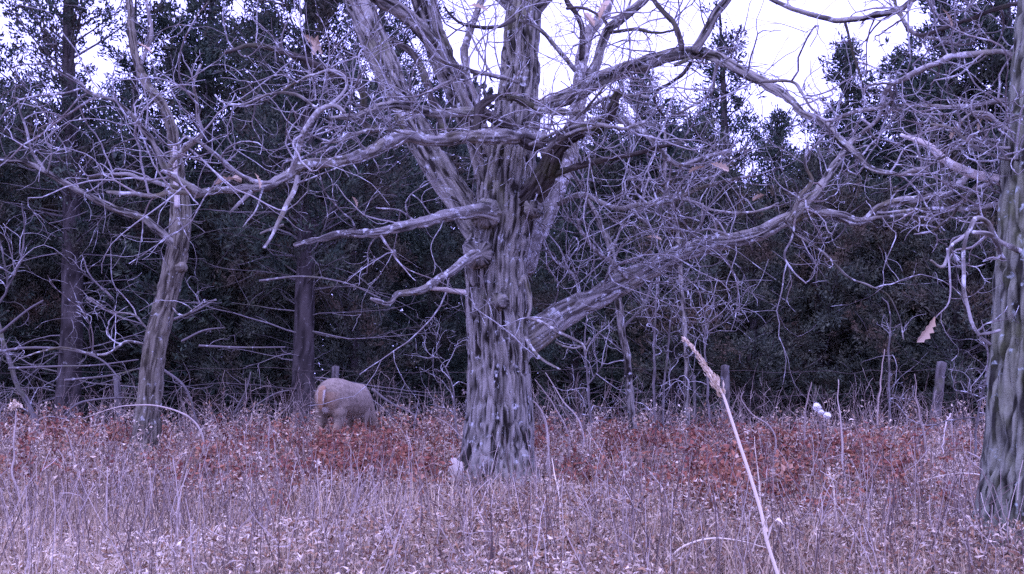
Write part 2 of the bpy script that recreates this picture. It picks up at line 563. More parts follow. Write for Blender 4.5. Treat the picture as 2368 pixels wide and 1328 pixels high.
def cedar_at(px, Y, top, kind, rz, label):
    ft = at(px, 900, Y)
    x, y = ft[0], Y
    z0 = float(ground_z(x, y))
    H = at(px, top, Y)[2] - z0
    s = H / VAR_H[kind]
    e = thing("cedar_tree", (x, y, z0), label, "tree", "cedar trees along the edge of the wood")
    e.rotation_euler.z = rz
    wide = s if kind not in ("tall", "open") else s * 0.95
    if s < 0.75:
        wide = max(s, 0.7)
    e.scale = (wide, wide, s)
    for nm, me in zip(("trunk", "bough", "crown"), VAR[kind]):
        o = link(nm, me, e)
        if nm == "bough":
            o["kind"] = "stuff"
    return e


for c in CEDARS:
    e = cedar_at(*c)

# dead lower branches of the three bare-trunked cedars, each a part
for e in [o for o in SC.objects if o.name.startswith("cedar_tree") and o.type == 'EMPTY'][:2]:
    s = e.scale
    for k in range(34):
        z = rng.uniform(0.35, 3.6)
        ph = rng.random() * 2 * math.pi
        L = rng.uniform(0.9, 2.4)
        d = np.array([[math.cos(ph), math.sin(ph), rng.uniform(-0.25, 0.35)]])
        p = grow(np.array([[0, 0, z]]), d, np.array([L]), 9, 0.08, rng.uniform(-0.04, 0.02), 0.05)
        b1 = MB()
        tubes(b1, p, np.linspace(0.013, 0.003, 9)[None] * rng.uniform(0.8, 1.2), 4)
        ns = rng.integers(3, 7)
        ki = rng.integers(2, 8, ns)
        T = norm(p[0, ki] - p[0, ki - 1])
        q = grow(p[0, ki], T + rng.normal(size=(ns, 3)) * 0.6, rng.uniform(0.2, 0.8, ns), 6, 0.12, -0.02, 0.05)
        tubes(b1, q, np.linspace(0.006, 0.002, 6)[None] * np.ones((ns, 1)), 3)
        me = b1.mesh("dead_branch", M_DEADTWIG)
        o = link("dead_branch", me, e)
        o.scale = (1 / s[0], 1 / s[1], 1 / s[2])

# deep wood behind, one mass
mb = MB()
K = 44000
yy = rng.uniform(22.5, 33, K)
xx = rng.uniform(-0.60, 0.60, K) * yy * 1.15
lim = np.where(xx / yy < -0.02, 5.6, 5.2) + 2.2 * (vnoise(np.stack([xx * 0.55, yy * 0.5, xx * 0], -1), 31) - 0.5) * 2.2 + (yy - 23) * 0.12
zz = rng.random(K) ** 0.85 * np.maximum(lim, 1.2)
ci = np.repeat(np.arange(K), 3)
C = np.stack([xx, yy, zz], -1)
ct = rng.random(K)
leafquads(mb, C[ci] + rng.normal(size=(len(ci), 3)) * 0.10, rng.normal(size=(len(ci), 3)) + np.array([0, 0, 0.4]), rng.uniform(0.17, 0.36, len(ci)), rng.uniform(0.09, 0.17, len(ci)), ct[ci] * 0.7 + rng.random(len(ci)) * 0.3, 0.1)
tag(solo("deep_woods", mb, M_WOODS, (0, 25, 0), False), "dark mass of cedar wood deep behind the front row of trees", "woods", None, "stuff")

# ------------------------------------------------------------------ hand placed limbs
TW_R = 0.5


def sprout(mb, P, rad, n, Lr, rr, up=0.08, side_only=True, crook=0.14, sub=(3, 3), start=0.12, curl=0.20):
    """Crooked twigs in three orders along the path P."""
    n = int(round(n * 0.68))
    if n <= 0:
        return
    m = len(P)
    u = start + (1 - start) * rng.random(n)
    k = np.clip((u * (m - 1)).astype(int), 1, m - 1)
    T = norm(P[k] - P[k - 1])
    v = rng.normal(size=(n, 3))
    v = norm(v - T * (v * T).sum(-1, keepdims=True))
    D = T * rng.uniform(0.1, 0.9, n)[:, None] + v + np.array([0, 0, up])
    L = rng.uniform(*Lr, n) * (1.15 - 0.55 * u)
    M = 11
    A = grow(P[k], D, L, M, crook, up * 0.35, curl)
    r0 = np.minimum(rng.uniform(*rr, n), rad[k] * 0.7)
    tubes(mb, A, r0[:, None] * np.linspace(1, 0.42, M)[None], 5)
    n2 = n * sub[0]
    ai = np.repeat(np.arange(n), sub[0])
    kk = rng.integers(2, M, n2)
    T2 = norm(A[ai, kk] - A[ai, kk - 1])
    D2 = T2 * 0.7 + rng.normal(size=(n2, 3)) * 0.6 + np.array([0, 0, up])
    B = grow(A[ai, kk], D2, L[ai] * rng.uniform(0.28, 0.65, n2), 7, crook, up * 0.3, curl)
    rB = np.minimum(r0[ai] * (1 - 0.06 * kk) * 0.68, 0.0050)
    tubes(mb, B, rB[:, None] * np.linspace(1, 0.5, 7)[None], 4)
    n3 = n2 * sub[1] // 3
    bi = rng.integers(0, n2, n3)
    kb = rng.integers(2, 7, n3)
    T3 = norm(B[bi, kb] - B[bi, kb - 1])
    Cc = grow(B[bi, kb], T3 * 0.7 + rng.normal(size=(n3, 3)) * 0.6 + np.array([0, 0, up]), L[ai][bi] * rng.uniform(0.12, 0.32, n3), 5, crook, up * 0.3, curl)
    tubes(mb, Cc, np.maximum(rB[bi] * 0.68, 0.0021)[:, None] * np.linspace(1, 0.7, 5)[None], 3)


def limb(root, name, px, d, w, mat, tw=0, Lr=(0.4, 1.25), rr=(0.0042, 0.0085), bark=None, lumps=0.10, wob=0.012, label=None, up=0.08, start=0.12, step=None, fine=None, sub=(3, 3)):
    """A limb through photo points px [(x, y)] at depths d (start, end[, list]) with widths w in photo pixels; twigs become its own sub-part."""
    n = len(px)
    u = np.concatenate([[0], np.cumsum(np.hypot(*np.diff(np.array(px, float), axis=0).T))])
    u /= u[-1]
    dd = np.interp(u, np.linspace(0, 1, len(d)), d)
    ww = np.interp(u, np.linspace(0, 1, len(w)), w)
    pts = np.array([np.append(at(x, y, Y), W * 0.5 * Y / FPX * (1.0 if max(w) > 60 else .86)) for (x, y), Y, W in zip(px, dd, ww)])
    rmin = pts[:, 3].min()
    rmax = pts[:, 3].max()
    st = step or (0.021 if rmax > 0.07 else 0.025)
    S = smooth_path(pts, st)
    P, rad = S[:, :3], np.maximum(S[:, 3], 0.003)
    if wob:
        q = np.cumsum(np.concatenate([[0], np.linalg.norm(np.diff(P, axis=0), axis=1)]))
        env = np.minimum(1, q / 0.2)[:, None]
        sd = rng.integers(1, 9999)
        for ax, f in enumerate((0, 1, 2)):
            nn = np.stack([q * 5.0, q * 0 + f * 9.1, q * 0 + 0.5], -1)
            n2 = np.stack([q * 14.0, q * 0 + f * 7.1, q * 0 + 2.5], -1)
            P[:, ax] += ((vnoise(nn, sd) - 0.5) * 2 * wob + (vnoise(n2, sd) - 0.5) * wob) * env[:, 0]
    sides = int(np.clip(2 * math.pi * rmax / (0.0075 if rmax > 0.07 else 0.009), 7, 250))
    if bark is None:
        bark = 0.045 if rmax > 0.11 else (0.026 if rmax > 0.05 else rmax * 0.4)
    if fine is None:
        fine = 1.4 if rmax > 0.11 else (1.6 if rmax > 0.05 else 2.2)
    mb = MB()
    tube(mb, P, rad, sides, bark, lumps, int(rng.integers(1, 9999)), fine)
    o = put(name, mb, mat, root)
    if label:
        o["label"] = label
    if tw:
        t2 = MB()
        sprout(t2, P, rad, tw, Lr, rr, up, start=start, sub=sub)
        put("twig_spray", t2, M_TWIG, o, root, kind="stuff")
    return o


def oakleaf_mesh():
    mb = MB()
    # lobed outline, folded along the midrib and curled
    side = [(0.0, 0.004), (0.02, 0.012), (0.035, 0.026), (0.048, 0.014), (0.064, 0.034), (0.078, 0.018), (0.095, 0.036), (0.11, 0.02), (0.124, 0.024), (0.14, 0.0)]
    V, T = [], []
    for x, w in side:
        c = -1.8 * (x - 0.05) ** 2
        V += [(x, 0, c), (x, w, c + w * 0.55), (x, -w, c + w * 0.35)]
    Q = []
    for i in range(len(side) - 1):
        a = i * 3
        Q += [(a, a + 3, a + 4, a + 1), (a, a + 2, a + 5, a + 3)]
    mb.add(V, Q, None, np.linspace(0.2, 1, len(V)))
    return mb.mesh("leaf", M_OAKLEAF, False)


LEAF = oakleaf_mesh()


def leaves(root, spots):
    for (px, py, Y, s, rx, ry, rz) in spots:
        o = link("leaf", LEAF, root)
        o.location = Vector(at(px, py, Y)) - root.location
        o.rotation_euler = (rx, ry, rz)
        o.scale = (s * .8, s * .62, s * .8)


# ---- the big oak
D0 = 8.6
base = at(1150, 1125, D0)
oak = thing("oak_tree", (base[0], D0, float(ground_z(base[0], D0))), "big old oak with furrowed bark and bare crooked limbs, standing in mid field", "tree", "oaks at the edge of the field")
limb(oak, "trunk", [(1146, 1150), (1148, 1100), (1151, 1040), (1154, 900), (1150, 780), (1147, 680), (1150, 580), (1165, 500), (1172, 400), (1190, 300), (1200, 200), (1205, 100), (1212, 20), (1218, -120), (1200, -330)],
     (D0, D0, D0, D0 + .1, D0 + .3), (190, 156, 142, 138, 140, 132, 118, 92, 82, 78, 70, 58), M_OAK, lumps=0.035, wob=0.006, fine=1.5, bark=.055)
A = lambda *a, **k: limb(oak, "limb", *a, **k)
BR = lambda *a, **k: limb(oak, "branch", *a, **k)
# stems
A([(1120, 560), (1075, 480), (1015, 390), (960, 300), (905, 190), (860, 80), (825, 0), (780, -130), (700, -330)], (D0, D0 + .5, D0 + 1.2), (66, 66, 64, 62, 62, 60, 46), M_OAK, tw=10, start=.4, lumps=.04)
A([(1140, 440), (1105, 320), (1062, 220), (1015, 120), (985, 30), (965, -60), (930, -260)], (D0, D0 - .2, D0 - .5), (66, 60, 56, 54, 50, 40), M_OAK, lumps=.05, tw=6, start=.5)
A([(1040, 170), (1000, 95), (950, 45), (890, 0), (800, -60), (690, -160)], (D0 - .2, D0 - .8), (46, 40, 36, 24), M_OAK, tw=10)
A([(1040, 330), (1000, 230), (960, 130), (900, 90), (850, 50)], (D0 + .4, D0 + 1.4), (24, 20, 12), M_DARKLIMB, tw=8)
A([(1075, 110), (1095, 50), (1110, 0), (1130, -80)], (D0 + .4, D0 + .8), (20, 18, 14), M_PALE, tw=5)
A([(1110, 250), (1080, 180), (1075, 110)], (D0 + .3, D0 + .4), (22, 20), M_PALE)
A([(1180, 500), (1230, 455), (1262, 400), (1283, 348), (1320, 314), (1388, 292), (1417, 241), (1432, 215)], (D0, D0 - .5, D0 - .9), (66, 58, 48, 42, 26, 20, 14), M_DARKLIMB, tw=16, lumps=.16, wob=.02)
A([(1215, 30), (1250, -5), (1285, -45), (1330, -140)], (D0 + .1, D0), (60, 56, 48), M_OAK)
A([(1200, 30), (1155, -10), (1110, -60), (1020, -160)], (D0 + .1, D0), (36, 32, 26), M_OAK, tw=8)
# pale stem right of the trunk (second fork)
A([(1205, 620), (1255, 500), (1300, 400), (1325, 300), (1340, 230), (1345, 135), (1362, 80), (1395, 30), (1430, -60)], (D0 + .2, D0 + .9, D0 + 1.6), (62, 52, 42, 32, 26, 20), M_PALE, tw=14, start=.25)
# the arch to the right
A([(1243, 250), (1320, 222), (1372, 190), (1430, 168), (1500, 146), (1568, 124), (1631, 124), (1688, 149), (1751, 186), (1814, 222), (1857, 260), (1905, 284), (1944, 328), (1978, 357), (2016, 390), (2074, 402), (2146, 386)],
  (D0 - .1, D0 - 1.1, D0 - 1.9), (38, 42, 40, 36, 30, 24, 20, 16, 12, 8), M_OAK, tw=46, Lr=(.3, 1.0))
A([(1606, 118), (1634, 72), (1658, 29), (1682, 0), (1720, -70)], (D0 - .95, D0 - 1.1), (26, 24, 22, 16), M_OAK, tw=8)
A([(1578, 116), (1566, 67), (1537, 29), (1513, 0), (1480, -60)], (D0 - .95, D0 - .8), (16, 15, 13, 10), M_DARKLIMB, tw=7)
A([(1345, 207), (1369, 164), (1393, 96), (1407, 63), (1441, 39), (1489, 0), (1560, -70)], (D0 - .3, D0 - .4), (26, 24, 22, 18), M_OAK, tw=12)
A([(1345, 140), (1345, 58), (1311, 0), (1290, -50)], (D0 + .6, D0 + .4), (16, 15, 12), M_DARKLIMB, tw=6)
A([(1330, 164), (1287, 111), (1243, 63), (1200, 43)], (D0 - .3, D0 - .6), (14, 12, 8), M_LIMB, tw=9)
A([(1410, 75), (1470, 70), (1520, 75), (1562, 70)], (D0 - .4, D0 - .8), (10, 9, 6), M_DARKLIMB, tw=8)
A([(1310, 20), (1350, 18), (1390, 40), (1405, 65)], (D0 - .1, D0 - .4), (8, 8, 10), M_DARKLIMB, tw=4)
A([(1560, 150), (1600, 140), (1570, 180), (1520, 210), (1515, 240), (1535, 270)], (D0 - 1, D0 - .6), (12, 10, 6), M_DARKLIMB, tw=8)
A([(1660, 140), (1650, 180), (1640, 220), (1600, 245), (1560, 265)], (D0 - 1.3, D0 - .8), (10, 8, 5), M_LIMB, tw=8)
A([(1760, 188), (1830, 190), (1855, 215), (1875, 250), (1890, 265)], (D0 - 1.6, D0 - 1.8), (10, 9, 6), M_LIMB, tw=8)
# middle right tangle
A([(1263, 414), (1300, 395), (1345, 381), (1393, 371), (1460, 357), (1513, 342), (1570, 330)], (D0 - .3, D0 - 1.2), (20, 16, 12, 8), M_DARKLIMB, tw=18)
A([(1320, 300), (1395, 275), (1450, 285), (1500, 318), (1537, 357), (1571, 380), (1634, 361), (1690, 350)], (D0 - .4, D0 - 1.0, D0 - .6), (20, 17, 14, 8), M_LIMB, tw=24)
A([(1230, 265), (1290, 255), (1340, 262), (1400, 225), (1470, 222), (1500, 225)], (D0 - .2, D0 - .9), (14, 12, 7), M_LIMB, tw=14)
A([(1255, 355), (1290, 325), (1340, 300), (1390, 290), (1440, 298), (1490, 280)], (D0 - .7, D0 - 1.3), (16, 13, 7), M_LIMB, tw=14)
A([(1225, 335), (1300, 300), (1360, 250), (1400, 200)], (D0 - .6, D0 - 1.3), (11, 9, 6), M_LIMB, tw=8)
A([(1290, 470), (1350, 450), (1420, 480), (1470, 475), (1540, 470), (1610, 440), (1700, 415), (1750, 410)], (D0 + .3, D0 - .6), (16, 13, 10, 7), M_LIMB, tw=22)
A([(1500, 520), (1470, 490), (1530, 460), (1590, 462), (1660, 490), (1740, 490), (1800, 470)], (D0 + .2, D0 + .6), (10, 10, 8, 6), M_LIMB, tw=20)
# the long low limb to the right
A([(1190, 810), (1235, 775), (1290, 735), (1370, 692), (1450, 650), (1550, 600), (1640, 565), (1740, 545), (1830, 505), (1890, 488), (1945, 500), (1995, 512), (2060, 470), (2150, 458), (2200, 440), (2238, 405)],
  (D0 + .1, D0 + .3, D0 + .1, D0 - .3), (70, 62, 50, 42, 36, 30, 26, 20, 14, 9), M_LIMB, tw=26, Lr=(.25, .9), lumps=.08, start=.2)
A([(1820, 512), (1855, 480), (1890, 440), (1930, 385), (1960, 340), (2000, 300)], (D0 - .1, D0 + .3), (24, 22, 18, 10), M_OAK, tw=14)
A([(1830, 505), (1850, 455), (1875, 420), (1860, 380), (1870, 330)], (D0 - .1, D0 - .3), (14, 13, 9, 6), M_LIMB, tw=10)
A([(1822, 512), (1836, 540), (1868, 562), (1910, 590), (1960, 640), (2010, 660), (2060, 690), (2090, 785)], (D0 - .1, D0 - .5), (7, 7, 6, 3), M_OAK, tw=6)
A([(1838, 506), (1832, 545), (1812, 590), (1826, 622), (1862, 655)], (D0 - .1, D0 - .2), (7, 6, 4), M_TWIG, tw=4)
A([(1990, 510), (2040, 500), (2110, 500), (2180, 510)], (D0 - .3, D0 - .5), (10, 8, 5), M_LIMB, tw=10)
A([(1700, 550), (1640, 530), (1600, 545), (1560, 580)], (D0, D0 + .1), (8, 7, 5), M_LIMB, tw=10)
A([(1450, 645), (1420, 610), (1390, 590), (1350, 545), (1330, 500)], (D0 + .2, D0 - .1), (14, 11, 7), M_PALE, tw=14)
A([(1340, 700), (1330, 640), (1270, 590), (1240, 540)], (D0 + .2, D0 + .4), (10, 9, 6), M_LIMB, tw=10)
A([(1385, 690), (1420, 600), (1440, 560)], (D0 + .2, D0), (10, 8, 5), M_LIMB, tw=10)
A([(1560, 600), (1585, 560), (1620, 520), (1625, 470)], (D0 + .1, D0), (10, 8, 5), M_LIMB, tw=10)
# the left curling limb towards the camera
A([(1262, 322), (1210, 320), (1150, 318), (1090, 318), (1000, 326), (940, 312), (900, 326), (850, 352), (780, 376), (705, 384), (650, 412), (600, 432), (540, 440), (490, 440), (448, 448)],
  (D0 - .35, D0 - .9, D0 - 1.6, D0 - 2.0), (36, 42, 35, 32, 30, 28, 27, 25, 23, 20, 18), M_LIMB, tw=34, Lr=(.25, .8), lumps=.10, wob=.012, start=.15, label="long lichen covered limb curling out to the left in front of the trunk")
A([(460, 446), (425, 425), (398, 408), (380, 385), (358, 335), (322, 285), (290, 250), (268, 232)], (D0 - 2, D0 - 2.2), (24, 20, 17, 14, 12, 8), M_OAK, tw=10)
A([(270, 234), (235, 222), (200, 205), (190, 190), (155, 168)], (D0 - 2.2, D0 - 2.3), (10, 11, 6), M_LIMB, tw=8)
A([(440, 448), (395, 447), (360, 457), (300, 450), (245, 446)], (D0 - 2, D0 - 2.3), (14, 13, 12, 9), M_LIMB, tw=4)
A([(435, 442), (395, 432), (350, 420), (320, 415), (290, 404), (240, 405), (205, 411)], (D0 - 2, D0 - 1.8), (12, 12, 10, 6), M_LIMB, tw=9)
A([(390, 408), (393, 385), (410, 358), (440, 338), (468, 312), (458, 270), (455, 230), (447, 190), (462, 150)], (D0 - 2.05, D0 - 2.3), (13, 13, 11, 8, 6), M_LIMB, tw=10)
A([(628, 422), (590, 420), (550, 400), (500, 360), (465, 332), (425, 312)], (D0 - 1.9, D0 - 2.2), (12, 12, 11, 7), M_LIMB, tw=6)
A([(667, 412), (682, 370), (702, 313), (735, 262), (769, 247), (800, 262)], (D0 - 1.8, D0 - 2.1), (15, 18, 16, 9), M_LIMB, tw=10)
A([(740, 256), (690, 222), (640, 215), (560, 240), (520, 236), (500, 220)], (D0 - 2, D0 - 1.7), (9, 8, 5), M_LIMB, tw=8)
A([(742, 258), (790, 220), (800, 190), (770, 165), (720, 175), (650, 212)], (D0 - 2, D0 - 1.6), (10, 8, 6), M_LIMB, tw=8)
A([(690, 408), (678, 448), (648, 506), (628, 545), (610, 573)], (D0 - 1.8, D0 - 2.0), (15, 14, 12, 8), M_LIMB, tw=1)
A([(655, 520), (625, 530), (602, 540)], (D0 - 1.9, D0 - 2), (8, 6), M_LIMB)
A([(580, 443), (560, 462), (533, 492)], (D0 - 1.95, D0 - 2.05), (12, 10, 6), M_LIMB)
A([(606, 440), (590, 490), (560, 525)], (D0 - 1.9, D0 - 2), (6, 5, 3), M_LIMB)
# upper left limb, the knot and dark bough
A([(1120, 275), (1087, 262), (1010, 263), (957, 248), (889, 243), (831, 267), (790, 272), (755, 277)], (D0 - .4, D0 - 1.4), (30, 26, 22, 18, 10), M_OAK, tw=22)
A([(1098, 330), (1102, 290), (1110, 256), (1135, 232), (1175, 228), (1230, 246)], (D0 - .55, D0 - .7), (30, 24, 20, 17, 14), M_DARKLIMB, tw=6, lumps=.2, wob=.02)
A([(1110, 258), (1150, 280), (1190, 300), (1215, 330), (1255, 345)], (D0 - .45, D0 - .5), (26, 30, 24), M_DARKLIMB, lumps=.15)
A([(1190, 225), (1230, 248), (1300, 262), (1345, 255)], (D0 - .55, D0 - .8), (18, 16, 8), M_LIMB, tw=8)
A([(880, 300), (842, 289), (836, 207), (793, 173), (730, 149), (663, 125), (590, 103), (520, 120)], (D0 + .3, D0 - .2), (20, 22, 20, 14, 9), M_DARKLIMB, tw=14)
A([(1200, 190), (1165, 180), (1120, 170), (1085, 165), (1040, 150), (1000, 120), (960, 60)], (D0 - .5, D0 - 1.3), (14, 12, 9, 6), M_LIMB, tw=12)
A([(1190, 45), (1150, 60), (1110, 62), (1060, 50), (1030, 15)], (D0 - .3, D0 - .9), (12, 10, 6), M_DARKLIMB, tw=6)
A([(1085, 165), (1040, 190), (1010, 200), (960, 225)], (D0 - .9, D0 - 1.2), (8, 7, 4), M_LIMB, tw=6)
A([(950, 310), (890, 300), (820, 310), (770, 330), (700, 300)], (D0 - 1.2, D0 - 1.8), (9, 8, 5), M_LIMB, tw=10)
# lower left dead limbs
A([(1150, 500), (1120, 490), (1080, 490), (1020, 500), (960, 517), (900, 532), (860, 540), (800, 540), (740, 552), (680, 568)], (D0 - .3, D0 - 1.3), (44, 34, 28, 26, 22, 16, 8), M_LIMB, tw=8, label="long low limb reaching left from the trunk")
A([(965, 516), (925, 490), (870, 480)], (D0 - .7, D0 - .6), (7, 4), M_TWIG, tw=3)
A([(880, 545), (910, 590), (945, 635), (960, 650)], (D0 - .9, D0 - 1), (8, 6, 3), M_TWIG, tw=3)
A([(1125, 585), (1085, 594), (1052, 622), (1010, 650), (970, 672), (920, 680), (895, 700), (855, 690)], (D0 - .3, D0 - 1.2), (34, 24, 20, 18, 14, 9), M_LIMB, tw=2, label="short dead limb with a pale snapped fork")
A([(985, 666), (1030, 670), (1076, 675)], (D0 - .75, D0 - .6), (12, 13, 14), M_BAREWOOD)
A([(1215, 735), (1250, 745), (1300, 772), (1340, 790), (1357, 812)], (D0 - .3, D0 - .8), (10, 8, 5), M_PALE, tw=2)
A([(1285, 792), (1320, 806), (1355, 800), (1362, 785)], (D0 - .5, D0 - .8), (6, 6, 5), M_LIMB)
A([(1215, 780), (1240, 820), (1265, 840), (1295, 855)], (D0 - .3, D0 - .5), (10, 8, 4), M_LIMB, tw=2)
A([(1200, 660), (1215, 640), (1225, 700), (1215, 740)], (D0 - .3, D0 - .32), (12, 12, 14), M_OAK)
# root flare
for ang in (-160, -120, -75, -35, 10, 60, 120):
    a_ = R(ang + rng.uniform(-12, 12))
    dx, dy = math.cos(a_), math.sin(a_)
    bx, by = base[0], D0
    Lg = rng.uniform(.38, .6)
    q_ = [np.array([bx + dx * t_ * Lg, by + dy * t_ * Lg, 0, 0]) for t_ in (.28, .5, .75, 1.0)]
    for p_, zz_, rr_ in zip(q_, (.46, .16, .02, -.07), (.06, .10, .075, .04)):
        p_[2] = float(ground_z(p_[0], p_[1])) + zz_
        p_[3] = rr_
    S_ = smooth_path(np.array(q_), .02)
    mb = MB()
    tube(mb, S_[:, :3], S_[:, 3], 44, .03, .12, int(rng.integers(999)), 1.5)
    put("root", mb, M_OAK, oak)
# knots on the trunk
for (kx, ky, ks) in ((1155, 697, 40), (1112, 590, 62), (1130, 500, 60), (1235, 480, 40)):
    limb(oak, "knot", [(kx, ky), (kx - 6, ky - 2)], (D0 - .05, D0 - .36), (ks * 1.5, ks), M_OAK, lumps=.2, bark=.010)
leaves(oak, [(715, 95, D0 - .8, 1.5, 1.2, .4, 1), (735, 82, D0 - .8, 1.3, .3, 1.2, 2.4), (700, 80, D0 - .8, 1.3, 2, .5, .2), (545, 412, D0 - 2, 1.3, .3, .2, 3.0), (560, 418, D0 - 2, 1.2, 1.4, -.3, 2.2),
             (590, 400, D0 - 2, .9, .4, 1.2, .2), (815, 455, D0 - 1.2, .9, 1.4, .7, 1.2), (1385, 45, D0 - .6, 1.7, .5, -1.1, .4), (1375, 60, D0 - .6, 1.4, 1.6, -.9, 2.3), (1085, 12, D0 - .8, 1.4, .8, .1, .4),
             (1645, 378, D0 - 1, 1.3, 1.2, .3, .2), (1630, 385, D0 - 1, 1.1, .2, .2, 2.6), (1495, 548, D0 + .1, 1.2, .6, .1, .2), (318, 100, D0 - 2, .9, .4, .5, .2), (1768, 450, D0 - 1.0, 1.0, .4, .2, 2.2)])

# ---- the oak on the right
D1 = 5.3
b1 = at(2402, 1240, D1)
oak2 = thing("oak_tree", (b1[0], D1, float(ground_z(b1[0], D1))), "mossy greenish oak trunk at the right edge with pale arching branches", "tree", "oaks at the edge of the field")
limb(oak2, "trunk", [(2386, 1340), (2390, 1220), (2398, 1050), (2404, 850), (2410, 650), (2420, 450), (2435, 250), (2452, 50), (2465, -100), (2480, -330)], (D1, D1, D1 + .1), (270, 226, 210, 200, 195, 188, 180, 165), M_OAK2, lumps=.03, wob=.006, fine=1.7, bark=.042)
A = lambda *a, **k: limb(oak2, "limb", *a, **k)
A([(2400, 175), (2358, 149), (2339, 127), (2305, 117), (2219, 128), (2161, 149), (2098, 178), (2055, 200), (2037, 251), (2023, 284), (1992, 308)], (D1, D1 + .5, D1 + .9), (16, 15, 15, 17, 17, 16, 13, 9), M_PALE, tw=22, Lr=(.2, .6))
A([(2055, 200), (2060, 238), (1982, 262), (1915, 281), (1880, 265)], (D1 + .7, D1 + 1.2), (10, 12, 10, 6), M_PALE, tw=10, Lr=(.2, .5))
A([(2380, 225), (2310, 235), (2240, 246), (2160, 246), (2080, 243)], (D1, D1 + .8), (15, 13, 10, 7), M_LIMB, tw=14, Lr=(.2, .6))
A([(2400, 440), (2300, 414), (2233, 400), (2194, 381), (2146, 338), (2085, 312)], (D1, D1 + .5), (30, 26, 24, 20, 9), M_BAREWOOD, tw=6, Lr=(.15, .4), label="pale barkless broken limb")
A([(2390, 305), (2330, 300), (2285, 262), (2245, 265), (2215, 290)], (D1, D1 + .1), (18, 14, 9, 5), M_LIMB, tw=12, Lr=(.15, .5))
A([(2390, 478), (2315, 476), (2257, 482), (2146, 487), (2035, 492)], (D1, D1 + .9), (16, 12, 10, 6), M_LIMB, tw=14, Lr=(.2, .6))
A([(2400, 420), (2290, 425), (2230, 465), (2200, 500), (2160, 530), (2110, 540)], (D1, D1 + .7), (12, 10, 8, 5), M_LIMB, tw=12, Lr=(.2, .5))
A([(2380, 590), (2312, 556), (2283, 520), (2252, 511), (2233, 540), (2199, 569), (2180, 617), (2150, 600)], (D1 - .1, D1 - .5), (17, 14, 12, 9, 6), M_LIMB, tw=8, Lr=(.15, .4))
A([(2236, 538), (2228, 580), (2229, 630), (2231, 683), (2247, 740), (2267, 774), (2296, 798)], (D1 - .35, D1 - .5), (11, 11, 11, 10, 8), M_LIMB, tw=3, Lr=(.1, .3))
A([(2250, 538), (2290, 545), (2320, 600)], (D1 - .35, D1 - .15), (12, 13, 14), M_LIMB, tw=3, Lr=(.1, .3))
A([(2190, 575), (2195, 640), (2193, 700), (2165, 735)], (D1 - .45, D1 - .6), (6, 5, 3), M_TWIG, tw=3, Lr=(.1, .3))
A([(2267, 774), (2290, 770), (2310, 765)], (D1 - .5, D1 - .4), (8, 8), M_LIMB)
A([(2400, 360), (2330, 370), (2260, 350), (2200, 300), (2150, 290)], (D1 - .1, D1 + .1), (10, 9, 6), M_LIMB, tw=22, Lr=(.2, .6))
A([(2400, 330), (2320, 345), (2240, 330), (2170, 370), (2100, 360)], (D1 - .1, D1 + .3), (9, 8, 5), M_LIMB, tw=22, Lr=(.2, .6))
A([(2440, -10), (2300, 20), (2200, 60), (2117, 82), (2079, 29), (2060, -20)], (D1, D1 + 1), (16, 13, 11, 7), M_DARKLIMB, tw=14, Lr=(.2, .6))
A([(2450, -90), (2300, -60), (2180, -40), (2108, 0), (2079, 22), (2026, 36), (1953, 46), (1905, 41), (1838, 19), (1780, -5), (1700, -40)], (D1, D1 + 1.2), (24, 20, 18, 16, 16, 12, 8), M_OAK, tw=24, Lr=(.2, .7))
A([(2079, 30), (2117, 82), (2170, 94), (2219, 104), (2262, 101)], (D1 + .8, D1 + .6), (12, 11, 9, 5), M_LIMB, tw=10, Lr=(.2, .5))
A([(1953, 46), (1965, 90), (1978, 135), (1992, 193), (2010, 230)], (D1 + 1, D1 + 1.1), (8, 7, 5), M_DARKLIMB, tw=8, Lr=(.2, .5))
leaves(oak2, [(2163, 733, D1 - .6, 1.2, 1.1, 2.15, 0), (2250, 262, D1 + .1, 1.1, .4, .2, .3), (2225, 282, D1 + .1, .9, .5, .9, 2.6), (2275, 265, D1 + .1, .8, .5, 1.2, 2.9), (2180, 20, D1 + .4, 1, .4, .9, .4)])

# ---- the leaning tree on the left
D2 = 10.6
b2 = at(330, 1070, D2)
lean = thing("leaning_tree", (b2[0], D2, float(ground_z(b2[0], D2))), "slender leaning tree with mossy bark and a pale broken upper stem, left of the deer", "tree")
limb(lean, "trunk", [(322, 1090), (332, 1040), (343, 950), (352, 850), (370, 740), (398, 640), (413, 565), (417, 500), (412, 420), (402, 320), (376, 245), (338, 193), (318, 140), (308, 96), (300, 20), (285, -80)], (D2, D2, D2 + .1, D2 + .4), (76, 54, 50, 49, 48, 45, 27, 20, 17, 14, 12), M_LEAN, tw=12, Lr=(.3, .8), lumps=.05, start=.5)
A = lambda *a, **k: limb(lean, "limb", *a, **k)
A([(410, 480), (408, 440), (405, 390), (402, 340)], (D2 - .05, D2 - .04), (16, 15, 13, 9), M_BAREWOOD, label="pale snapped stub", bark=.006)
A([(415, 575), (385, 552), (350, 520), (320, 500), (270, 485), (200, 450), (150, 425), (100, 395), (50, 375), (-20, 370)], (D2, D2 - .8), (26, 22, 18, 16, 15, 12, 8), M_OAK, tw=9, Lr=(.3, .7))
A([(325, 150), (350, 80), (340, 20), (330, -40)], (D2 + .2, D2 + .3), (12, 10, 8), M_PALE, tw=4)
A([(105, 398), (70, 340), (55, 290), (40, 230)], (D2 - .6, D2 - .7), (9, 7, 4), M_LIMB, tw=8)
A([(110, 400), (120, 350), (110, 330)], (D2 - .6, D2 - .7), (6, 4), M_LIMB, tw=4)
A([(390, 700), (420, 730), (470, 700), (500, 695)], (D2, D2 - .3), (6, 5, 3), M_LIMB, tw=5)
